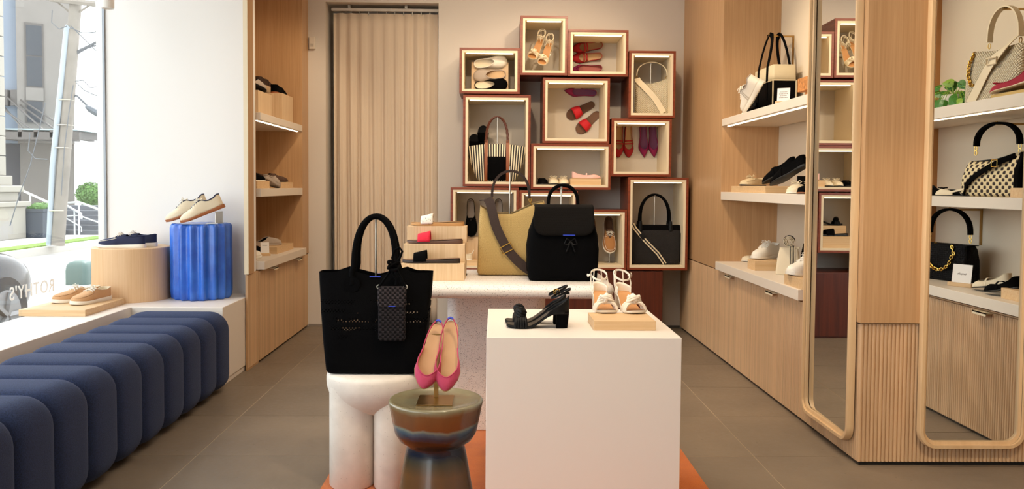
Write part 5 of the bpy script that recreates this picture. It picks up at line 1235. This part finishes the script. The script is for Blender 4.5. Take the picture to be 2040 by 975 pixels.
# ---- niche seen in the wide mirror
za, zb2, zc2 = 1.635, 1.163, .685
pl_ = VM(1893, 2.52, za); plant = thing('potted_pothos', 'trailing pothos in a white pot on the shelf seen in the wide mirror', 'plant', pl_)
MB().lathe([(0, 0), (.045, 0), (.056, .016), (.06, .075), (.057, .084), (.052, .08), (.05, .072), (0, .072)], 28).build('pot', plain('pot_white', '#e4ddd0', .45), plant, ang=60)
LEAF = plain('pothos_leaf', '#3f7a2c', .4, var=(14, .35)); LEAFL = plain('pothos_leaf_young', '#86ab3a', .4)
lp = [(0, -.5), (.18, -.52), (.36, -.4), (.42, -.15), (.36, .1), (.2, .34), (0, .55), (-.2, .34), (-.36, .1), (-.42, -.15), (-.36, -.4), (-.18, -.52)]
lv = [(0, -.3, .02), (0, .1, .05)] + [(x, y, -.10 * abs(x) * 2 - .12 * max(0, y)) for x, y in lp]
lf = [(0, 2 + i, 2 + (i + 1) % 12) for i in range(12)]
lv2 = [(0, -.44, .0)] + lv[2:]; lme = MB().add([(x, y, z) for x, y, z in [(0, 0, .05)] + lv[2:]], [(0, 1 + i, 1 + (i + 1) % 12) for i in range(12)]).mesh('leaf', LEAF)
lmy = lme.copy(); lmy.materials[0] = LEAFL
sm = MB(); random.seed(11)
for k in range(30):
    a = 2 * math.pi * k / 30 + random.uniform(-.25, .25); rr2 = random.uniform(.05, .15)
    c = Vector((rr2 * math.cos(a) * .6 - .015, rr2 * math.sin(a) * 1.25, max(.025, random.uniform(.05, .17) - max(0, rr2 - .09) * 1.2))); s_ = random.uniform(.05, .068)
    n_ = Vector((-.8 + random.uniform(-.4, .4), .35 + random.uniform(-.5, .5), .45 + random.uniform(-.4, .3))).normalized()
    t_ = Vector((math.cos(a) * .5, math.sin(a), random.uniform(-.9, .2))); t_ = (t_ - n_ * t_.dot(n_)).normalized(); x_ = t_.cross(n_)
    o = bpy.data.objects.new('leaf', lmy if k % 5 == 1 else lme); C.objects.link(o); o.parent = plant; o.location = c; o.scale = (s_, s_, s_)
    o.rotation_mode = 'QUATERNION'; o.rotation_quaternion = Matrix((x_, t_, n_)).transposed().to_quaternion()
    sm.tube([(0.01 * math.cos(a), .01 * math.sin(a), .085), (c.x * .5, c.y * .5, max(c.z, .095) + .004), c], .0018, 5)
sm.build('stem', LEAFL, plant); random.seed(7)
cb = VM(1990, 2.57, za + .001); cbag = thing('shoulder_bag', 'quilted cream bucket bag with gold chain and wide strap, seen in the wide mirror', 'handbag', cb, R(-90) - R(12))
wb_, hb_ = .185, .275
bag_body(cbag, [QUILT, CREAMF], [(0, wb_ * .96, .075), (.04, wb_, .08), (.5, wb_ * .97, .08), (1, wb_ * .86, .05)], hb_, lambda x, y: .02 * abs(x) - .01, e=.3, solid=.003)
MB().ribbon(smooth([(-wb_ * .55, -.02, hb_ + .05), (-wb_ * .42, -.07, hb_ - .01), (-wb_ * .05, -.084, hb_ * .72), (wb_ * .3, -.090, hb_ * .35), (wb_ * .62, -.086, .01)]), (1, 0, -.4), .05, .004).build('wide_strap', CREAMF, cbag)
MB().tube([Vector((-wb_ * .12, -.092, hb_ * .76)) + Vector((x * .03, 0, z * .016)) for x, z in ((-1, -1), (1, -1), (1, 1), (-1, 1))], .0045, 6, loop=True).build('buckle', CREAM, cbag)
MB().ribbon(arch(-wb_ * .55, wb_ * .5, hb_ + .05, hb_ + .215, -.0, 20, .8), [(0, 1, 0)] * 21, .034, .008).build('handle', CREAMF, cbag)
for x in (-wb_ * .55, wb_ * .5): loop((x, 0, hb_ + .03), .014, GOLD, 'clip', cbag, sx=.6)
chain([(wb_ * .72, -.05, hb_ - .0), (wb_ * .75, -.078, hb_ - .06), (wb_ * .74, -.084, hb_ - .12), (wb_ * .62, -.087, hb_ - .17), (wb_ * .52, -.088, hb_ - .175)], GOLD, cbag, 17, .009, .003)
hook('brass wall hook holding the cream bucket bag, seen in the wide mirror', cb.y, za + hb_ + .205, 2.56, 2.75)
blk('gold wrapped block under the crimson flats, seen in the wide mirror', (2.38, 2.52, VM(1975, 2.4).y, VM(2035, 2.4).y + .06, za, za + .02), plain('gold_wrap', '#c9a661', .35, .4))
for lab, hx, tx_, x in (('front crimson bow flat before the cream bucket bag', 2052, 1962, 2.40), ('rear crimson bow flat before the cream bucket bag', 2062, 1976, 2.47)):
    h_, t_ = VM(hx, x, za + .05), VM(tx_, x, za + .022); d_ = t_ - h_
    lay(flat(lab, plain('wine_red', '#9c0f2c', .75, bump=(240, .2)), CREAMF, 'point', min(.33, d_.length), .088, bow=True, sole=CREAM), h_, t_)
lay(flat('black flat at the far end of the shelf with the checkered bag', BLACK, BLACKS, 'almond', .25, .088), VM(1842, 2.5, zb2 + .0005), VM(1886, 2.46, zb2 + .0005), mirror=-1)
lay(flat('second black flat close to the checkered bag shelf end', BLACK, BLACKS, 'almond', .25, .088, bow=True), VM(1850, 2.60, zb2 + .0005), VM(1898, 2.56, zb2 + .0005))
lay(slingback('cream slingback with black heel beside the checkered bag', CREAMF, BLACKS, BLACKS, RUBB, .27, .092), VM(1938, 2.50, zb2 + .0005), VM(1877, 2.46, zb2 + .0005))
kb = VM(1983, 2.56, zb2 + .001); kbag = thing('shoulder_bag', 'black and cream checkered knit bag with black strap, seen in the wide mirror', 'handbag', kb, R(-90) - R(14))
bag_body(kbag, [CHECK, BLACKS], [(0, .185, .05), (.06, .188, .06), (.5, .178, .062), (.85, .166, .04), (1, .160, .014)], .20, lambda x, y: -.022 * x - .016 * math.cos(x * 2), e=.34, solid=.003)
bag_body(kbag, BLACK, [(0, .02, .05), (.1, .024, .060), (.6, .02, .06), (1, .014, .02)], .222, None, e=.5, name='side_gusset', solid=.002).location = (-.172, 0, 0)
MB().tube([(-.158, .0, .222), (0, .0, .188), (.158, 0, .18)], .006, 6).build('zip', BLACKS, kbag)
MB().ribbon(smooth([(-.142, -.03, .205), (-.10, -.055, .185), (-.02, -.066, .15), (.07, -.07, .10), (.125, -.068, .05), (.135, -.06, .005)]), (0, .1, 1), .028, .004).build('strap', BLACK, kbag)
MB().tube([Vector((-.055, -.071, .168)) + Vector((x * .017, 0, z * .017)) for x, z in ((-1, -1), (1, -1), (1, 1), (-1, 1))], .0026, 6, loop=True).build('buckle', GOLD, kbag)
MB().ribbon(arch(-.135, .13, .262, .375, 0, 20, .8), [(0, 1, 0)] * 21, .034, .012).build('handle', BLACK, kbag)
for x in (-.137, .133):
    for z in (.252, .228): loop((x, 0, z), .013, GOLD, 'clip', kbag, sx=.65)
hook('brass wall hook behind the checkered bag, seen in the wide mirror', kb.y, zb2 + .372, 2.55, 2.75)
blk('oak block at the mirror edge beside the checkered bag', (2.40, 2.56, VM(2012, 2.4).y, VM(2012, 2.4).y + .24, zb2, zb2 + .045))
lay(flat('blush pointed flat on the oak block at the mirror edge', PALEPINK, INSOLE, 'point', .25, .085, sole=GUM), Vector((2.47, VM(2012, 2.4).y + .28, zb2 + .0455)), Vector((2.45, VM(2012, 2.4).y + .04, zb2 + .0455)))
lay(flat('scarlet flat at the dark end of the counter, seen in the wide mirror', CRED, BLACKS, 'almond', .25, .088, bow=True), VM(1828, 2.66, zc2 + .0005), VM(1855, 2.5, zc2 + .0005))
lb = VM(1895, 2.57, zc2 + .001); lbag = thing('shoulder_bag', 'black woven flap bag with gold chain on the counter, seen in the wide mirror', 'handbag', lb, R(-90) - R(22))
bag_body(lbag, [BQUILT, BLACKS], [(0, .155, .055), (.05, .158, .062), (.6, .155, .06), (.9, .150, .045), (1, .145, .03)], .20, None, e=.3, solid=.003)
MB().grid(lambda i, j: ((2 * i - 1) * .157, (.03 - .095 * (j / .2) if j < .2 else -.0655 - .004 * math.sin(j * 3)), (.206 if j < .2 else .206 - .135 * (j - .2) / .8 * (1 - .25 * max(0, (abs(2 * i - 1) - .7) / .3) ** 2))), 14, 10).build('flap', BQUILT, lbag, solid=.004)
chain([(.05, -.05, .206)] + [(.01 + .085 * math.cos(a), -.076, .165 + .105 * math.sin(a)) for a in (math.pi * (-.12 - .82 * k / 12) for k in range(13))] + [(-.085, -.074, .15), (-.07, -.072, .20)], GOLD, lbag, 24, .0095, .003)
MB().ribbon(arch(-.125, .13, .262, .40, 0, 20, .8), [(0, 1, 0)] * 21, .032, .013).build('handle', BLACK, lbag)
for x in (-.127, .132):
    for z in (.252, .228): loop((x, 0, z), .012, GOLD, 'clip', lbag, sx=.65)
hook('brass wall hook behind the black chain bag, seen in the wide mirror', lb.y, zc2 + .40, 2.56, 2.75)
card('white card with one handwritten line on an oak holder, seen in the wide mirror', VM(1919, 2.46, zc2 + .0005), R(-118), .105, .105, script=True)
for lab, c_, hx, tx_, x in (('cream pointed flat lying on the counter, seen in the wide mirror', CREAMF, 2020, 1942, 2.46), ('black pointed flat with buckle lying beside the cream one', BLACK, 2040, 1966, 2.42)):
    h_, t_ = VM(hx, x + .04, zc2 + .0525), VM(tx_, x, zc2 + .004); d_ = t_ - h_
    lay(flat(lab, c_, BLACKS, 'point', min(.30, d_.length), .086, 1), h_, t_)
blk('oak block under the heels of the pointed flats, seen in the wide mirror', (2.40, 2.56, VM(2000, 2.4).y, VM(2000, 2.4).y + .2, zc2, zc2 + .05))
# ================================================================= lettering on the window and the street outside
cu_ = bpy.data.curves.new('window_lettering', 'FONT'); cu_.body = "ROTHY'S"; cu_.size = .1; cu_.extrude = .0006; cu_.space_character = 1.12; cu_.offset = .0012
tx_o = bpy.data.objects.new('window_lettering', cu_); C.objects.link(tx_o); 
t = NT('white_vinyl'); t.b.inputs['Base Color'].default_value = H('#f4f4f2'); tl_ = t.n('ShaderNodeBsdfTranslucent'); tl_.inputs[0].default_value = H('#f4f4f2')
mx = t.n('ShaderNodeMixShader'); mx.inputs[0].default_value = .5; t.l(t.b.outputs[0], mx.inputs[1]); t.l(tl_.outputs[0], mx.inputs[2]); t.l(mx.outputs[0], t.out.inputs['Surface']); cu_.materials.append(t.m)
orient(tx_o, (XW - .0072, 4.755, .572), (0, -1, 0), (-1, 0, 0)); tx_o.parent = window
ASPH = plain('asphalt', '#a9a8a6', .9, bump=(60, .3)); CONC = plain('sidewalk_concrete', '#cfccc6', .9, var=(3, .06)); KERB = plain('kerb_stone', '#b7b4ad', .85)
GRAS = plain('verge_grass', '#7fa04a', .95, var=(30, .35), bump=(160, .9, .02))
struct(boxo('road', ASPH, (-9.0, -3.4, -30, 90, -.4, -.25), bevel=0)); struct(boxo('sidewalk', CONC, (-3.4, XW - .07, -30, 90, -.4, -.12), bevel=0))
struct(boxo('sidewalk', CONC, (-60, -9.55, -30, 90, -.4, -.08), bevel=0)); struct(boxo('kerb', KERB, (-9.12, -9.0, -30, 90, -.4, -.1), bevel=.01))
tag(boxo('grass_verge', GRAS, (-9.55, -9.12, -30, 90, -.4, -.075), bevel=0), None, None, None, 'stuff')
struct(boxo('ground', CONC, (XW - .07, 40, -30, -1.3, -.4, -.06), bevel=0))
# building across the street
STUC = plain('grey_stucco', '#7b7671', .9, var=(2, .05)); BLUEG = plain('blue_grey_cladding', '#7f8997', .7); DWIN = plain('dark_window', '#2f343b', .2); BFR = plain('bronze_frame', '#55504c', .5)
bY = 24.0
def bx_(px): return PY(px, 300, bY).x
def bz_(py): return PY(80, py, bY).z
bd = thing('office_building', 'grey rendered building across the street with a tall strip window', 'building', (bx_(80), bY, -.08))
ox, oy, oz_ = bd.location; bd.rotation_euler = (0, 0, R(30)); bd.scale = (.87, .87, 1)
def bpart(name, m_, x0, x1, y0, y1, z0, z1, par=None, bevel=0): return boxo(name, m_, (x0 - ox, x1 - ox, y0 - oy, y1 - oy, z0 - oz_, z1 - oz_), par or bd, bevel=bevel)
bpart('wall', STUC, bx_(36), bx_(151), bY, bY + 6, bz_(285), 14); bpart('wall', BLUEG, bx_(-60), bx_(36), bY + .4, bY + 6, bz_(285), 14)
bpart('lower_wall', STUC, bx_(40), bx_(151), bY + .5, bY + 6, -.08, bz_(285)); bpart('entrance_recess', plain('recess_grey', '#5c5c60', .8), bx_(-60), bx_(40), bY + 1.2, bY + 6, -.08, bz_(285))
for k in range(1, 9): bpart('joint', BFR, bx_(36), bx_(151), bY - .004, bY, 2.4 + k * 1.35, 2.42 + k * 1.35) if k > 3 else None
wx0, wx1 = bx_(52), bx_(90)
win = bpart('window', BFR, wx0, wx1, bY - .03, bY + .02, bz_(246), bz_(47))
for a_, b_ in ((52, 112), (114, 173), (203, 244)): bpart('pane', DWIN, wx0 + .05, wx1 - .05, bY - .045, bY - .03, bz_(b_), bz_(a_), win)
bpart('spandrel', STUC, wx0 + .02, wx1 - .02, bY - .06, bY - .03, bz_(201), bz_(176), win)
cn = thing('entrance_canopy', 'glass and steel canopy hung on rods from the grey building', 'canopy', (bx_(75), bY - 1.0, bz_(275)))
def cl(x, y, z): return (x - cn.location.x, y - cn.location.y, z - cn.location.z)
CX0, CX1 = bx_(-60), PY(158, 275, bY - 2).x
MB().box(CX0 - cn.location.x, CX1 - cn.location.x, -1.1, 1.0, .1, .13).build('glass_roof', plain('canopy_glass', '#a8bcc0', .2), cn, smooth=False)
for k in range(10):
    x = CX0 + (CX1 - CX0) * (k + .5) / 10 - cn.location.x; boxo('beam', BFR, (x - .05, x + .05, -1.2, 1.0, -.1, .1), cn, bevel=0)
boxo('front_beam', BFR, (CX0 - cn.location.x, CX1 - cn.location.x + .1, -1.2, -1.1, -.16, .04), cn, bevel=0)
for a_, za_, b_ in ((10, 190, 60), (10, 215, 20), (35, 195, 112), (35, 205, 85), (-20, 200, 40)):
    p, q_ = PY(a_, za_, bY - .1), PY(b_ + 30, 262, bY - 1.9); MB().tube([cl(*p), cl(*q_)], .025, 6).build('rod', BFR, cn)
for a_ in (10, 34): p = PY(a_, 197, bY - .1); boxo('anchor', BFR, (p.x - .13 - cn.location.x, p.x + .13 - cn.location.x, bY - .2 - cn.location.y, bY + .5 - cn.location.y, p.z - .2 - cn.location.z, p.z + .25 - cn.location.z), cn, bevel=0)
# classical stone pillar at the picture's edge
STONE = plain('pale_limestone', '#9d988e', .85, bump=(20, .2)); p0 = PY(2, 470, 18.2)
cs = thing('stone_pillar', 'pale limestone gate pillar on a stepped pedestal across the street', 'pillar', (p0.x - .26, 18.2, -.08))
def sz(py): return PY(5, py, 18.2).z + .08
for nm, hw_, za_, zb3 in (('pedestal', .52, 480, 412), ('cap', .60, 412, 402), ('die', .42, 402, 383), ('cap', .5, 383, 370), ('block', .34, 370, 350)):
    boxo(nm, STONE, (-hw_, hw_, -hw_, hw_, max(0, sz(za_)), sz(zb3)), cs, bevel=.02)
zz = sz(350)
for k in range(9): boxo('block', STONE, (-.25, .25, -.25, .25, zz + k * .44 + .008, zz + (k + 1) * .44 - .008), cs, bevel=.012)
# steps, planter, railings, hedge ball
st_ = thing('entrance_steps', 'grey concrete entrance steps across the street', 'steps', (PY(148, 470, 20).x, 20.0, -.08))
for k in range(6): boxo('step', plain('step_concrete', '#62656b', .85) if k == 0 else bpy.data.materials['step_concrete'], (-1.3, 1.4, k * .32, 2.4, k * .11, (k + 1) * .11), st_, bevel=.008)
boxo('cheek_wall', plain('wall_slate', '#555a62', .85), (.15, 2.0, 2.4, 2.7, 0, 1.15), st_, bevel=.01)
p0, p1 = PY(33, 480, 18.8), PY(86, 480, 18.8); PLN = plain('planter_slate', '#474d56', .8)
pn = thing('street_planter', 'square slate grey planter box with low greenery across the street', 'planter', ((p0.x + p1.x) / 2, 19.3, -.08))
hp_ = PY(60, 417, 18.8).z + .08; pw2 = (p1.x - p0.x) / 2
MB().box(-pw2, pw2, -.5, .5, 0, hp_).box(-pw2 - .02, pw2 + .02, -.52, .52, hp_ - .07, hp_).build('box', PLN, pn, smooth=False, bevel=.01)
def shrub(root, c, r, n, m_, s=.05):
    mb = MB()
    for k in range(n):
        d_ = Vector((random.gauss(0, 1), random.gauss(0, 1), random.gauss(0, 1))).normalized(); rr2 = random.uniform(.75, 1.03)
        p = Vector(c) + Vector((d_.x * r[0], d_.y * r[1], d_.z * r[2])) * rr2; u = d_.orthogonal().normalized(); v_ = d_.cross(u); a = random.uniform(0, 6.3); u, v_ = u * math.cos(a) + v_ * math.sin(a), v_ * math.cos(a) - u * math.sin(a)
        t_ = d_ * random.uniform(-.4, .4); mb.add([p - u * s, p + (v_ + t_) * s * .5, p + u * s, p - (v_ + t_) * s * .5], [(0, 1, 2, 3)])
    return tag(mb.build('leaves', m_, root, smooth=False), None, None, None, 'stuff')
LEAFO = plain('hedge_leaf', '#5f8443', .7, var=(6, .3))
shrub(pn, (0, 0, hp_ + .02), (pw2 * .9, .42, .12), 500, LEAFO, .045)
hc = PY(181, 391, 23.2)
hb = thing('round_shrub', 'round clipped green shrub beside the entrance steps across the street', 'shrub', (hc.x, 23.2, -.08)); hr = .40
MB().tube([(0, 0, 0), (0, 0, hc.z + .08)], .05, 8).build('trunk', BROWNF, hb); shrub(hb, (0, 0, hc.z + .12), (hr, hr, hr * .9), 2600, LEAFO, .045)
MB().lathe([(0, -.26), (.22, -.18), (.29, 0), (.22, .18), (0, .26)], 14, (0, 0, hc.z + .12)).build('crown', LEAFO, hb)
RAILM = plain('white_rail', '#d9dcde', .4, .3)
def rail(label, pts, posts, dep):
    o = thing('handrail', label, 'railing', (PY(pts[0][0], 470, dep).x, dep, -.08)); L_ = o.location
    P = [PY(a_, b_, dep) - L_ for a_, b_ in pts]; MB().tube(P, .028, 6).build('rail', RAILM, o)
    P2 = [p - Vector((0, 0, .32)) for p in P]; MB().tube(P2, .016, 6).build('rail', RAILM, o)
    for a_, b_ in posts: p = PY(a_, b_, dep) - L_; MB().tube([(p.x, p.y, 0), p], .022, 6).build('post', RAILM, o)
rail('white handrail descending beside the planter across the street', [(28, 372), (97, 404), (123, 404), (162, 427), (162, 436)], [(97, 404), (148, 419), (60, 387)], 19.9)
rail('white handrail along the right side of the entrance steps', [(122, 405), (157, 403), (207, 421)], [(197, 418), (157, 403)], 19.75)
rail('short white handrail beside the planter at the foot of the steps', [(86, 425), (91, 430), (91, 447)], [(91, 430)], 19.6)
# utility pole with crossarm, lamp and wires
POLEW = plain('weathered_pole', '#837c73', .85, bump=(12, .3), var=(3, .15)); WIRE = plain('wire_grey', '#5d6064', .7)
u0, u1 = PY(115, 500, 16.6), PY(152, 0, 16.6)
up_ = thing('utility_pole', 'leaning wooden utility pole with conduit, crossarm and street lamp across the road', 'pole', (u0.x, 16.6, -.08))
def ul(px, py, dy=0): return PY(px, py, 16.6 + dy) - up_.location
top_ = (u1 - u0) * 1.5; MB().tube([(0, 0, 0), top_], [.125, .105], 14).build('shaft', POLEW, up_)
MB().tube([(-.14, -.06, 0), ul(105, 330, -.1), ul(133, 58, -.1), ul(137, 52, -.1)], .055, 10).build('conduit', plain('conduit_grey', '#9aa4ac', .5), up_)
for py_ in (200, 250, 295, 420): c_ = ul(115 + (500 - py_) * .074 - 6, py_); MB().tube([c_ + Vector((.16 * math.cos(a), .16 * math.sin(a), 0)) for a in (2 * math.pi * k / 14 for k in range(14))], .012, 5, loop=True).build('clamp', STEEL, up_)
m = MB(); a_, b_ = ul(108, 1), ul(203, 12); m.tube([a_ + Vector((0, -.15, 0)), b_ + Vector((0, -.15, 0))], .06, 6); m.tube([ul(150, 30), ul(185, 6, -.1)], .02, 5); m.tube([ul(148, 32), ul(112, 2, -.1)], .02, 5); m.build('crossarm', POLEW, up_)
MB().tube([ul(143, 196), ul(152, 190), ul(165, 202), ul(175, 212)], .022, 6).tube([ul(145, 108), ul(160, 100), ul(201, 80)], .025, 6).tube([ul(145, 112), ul(175, 95), ul(201, 88)], .018, 6).build('bracket', WIRE, up_)
lm = [ul(172, 212), ul(180, 217), ul(196, 226), ul(202, 230)]; MB().tube(lm, [.05, .10, .11, .03], 10, flat=.7).build('street_lamp', plain('lamp_housing', '#565c63', .5), up_)
m = MB()
for pts in ([(104, 20), (103, 45), (118, 58), (133, 52)], [(140, 55), (165, 66), (190, 64), (201, 48)], [(142, 52), (160, 70), (180, 90), (201, 110)], [(150, 162), (165, 160), (180, 175), (203, 172)], [(152, 165), (168, 180), (185, 188), (203, 194)], [(90, 205), (80, 250), (60, 330), (38, 390), (20, 450)], [(60, 265), (56, 300), (70, 316), (95, 318)], [(146, 170), (138, 220), (128, 300), (122, 390)]):
    m.tube([ul(a, b, -.2) for a, b in pts], .010, 5)
tag(m.build('wires', WIRE, up_), None)
# parked dark car whose front end shows past the ledge
CARP = plain('car_paint_dark', '#0c0f14', .15); CARP.node_tree.nodes['Principled BSDF'].inputs['Specular IOR Level'].default_value = .35; CGL = plain('car_glass', '#20262c', .05)
car = thing('car', 'dark car parked at the kerb outside, only its front end visible', 'car', (-5.02, 5.5, -.25))
def sec(y, hw_, zb3, zt3, r=.16): return [(x, y, z) for x, z in ((-hw_ * .92, zb3), (-hw_, zb3 + .15), (-hw_, zt3 - r), (-hw_ * .93, zt3 - .03), (-hw_ * .6, zt3 + .015), (0, zt3 + .025), (hw_ * .6, zt3 + .015), (hw_ * .93, zt3 - .03), (hw_, zt3 - r), (hw_, zb3 + .15), (hw_ * .92, zb3))]
MB().rings([sec(-2.1, .72, .3, .82), sec(-2.0, .82, .22, .95), sec(-1.2, .88, .2, .98), sec(.3, .89, .2, .97), sec(1.0, .88, .2, .93), sec(1.7, .85, .22, .86), sec(2.05, .78, .24, .76), sec(2.2, .62, .32, .62)]).build('body', CARP, car, sub=2)
MB().rings([sec(-1.75, .74, .85, .98, .05), sec(-1.2, .72, .85, 1.38, .12), sec(-.3, .72, .85, 1.45, .12), sec(.35, .7, .85, 1.40, .12), sec(1.05, .76, .85, .96, .04)]).build('cabin', CGL, car, sub=2)
for sx in (-1, 1):
    for y in (-1.35, 1.38):
        wb3 = MB().tube([(sx * .70, y, .32), (sx * .905, y, .32)], .33, 28).build('wheel', RUBB, car)
        rm = MB().tube([(sx * .9, y, .32), (sx * .912, y, .32)], .22, 24)
        for k in range(5): a = 2 * math.pi * k / 5; rm.tube([(sx * .915, y, .32), (sx * .918, y + .2 * math.cos(a), .32 + .2 * math.sin(a))], .03, 5)
        rm.build('rim', plain('alloy', '#77797c', .4, .5) if 'alloy' not in bpy.data.materials else bpy.data.materials['alloy'], wb3)
    MB().rings([[(sx * (.55 + .1 * math.cos(a)), 2.12 + dy - .04 * math.cos(a), .60 + .05 * math.sin(a)) for a in (2 * math.pi * k / 12 for k in range(12))] for dy in (0, .03)]).build('headlight', plain('headlight_lens', '#c8ccce', .1), car)
ubx = PY(162, 566, 11.7)
MB().rings([[(x, y, z) for x, y in rrect(.16 * f, .16 * f, .05)] for z, f in ((0, 1), (.2, 1), (.27, .94), (.31, .8), (.33, .5))]).build('utility_box', plain('mailbox_green', '#4c6460', .5), ang=50)
ubo = C.objects['utility_box']; ubo.location = (ubx.x, 11.7, -.25); tag(ubo, 'small rounded green utility box on the street behind the drum', 'utility box')
# white cylinder spotlight near the window
lp = PY(214.5, 17, 4.9); cl_ = thing('ceiling_spotlight', 'white cylinder spotlight hanging near the top of the window', 'lamp', (lp.x, 4.9, lp.z))
MB().lathe([(0, .004), (.030, .004), (.034, 0), (.036, .004), (.036, .16), (.03, .165), (0, .165)], 28).build('housing', plain('lamp_white', '#e8e4dc', .4), cl_)
MB().tube([(0, 0, .16), (0, 0, 3.099 - lp.z)], .008, 8).build('stem', bpy.data.materials['lamp_white'], cl_)
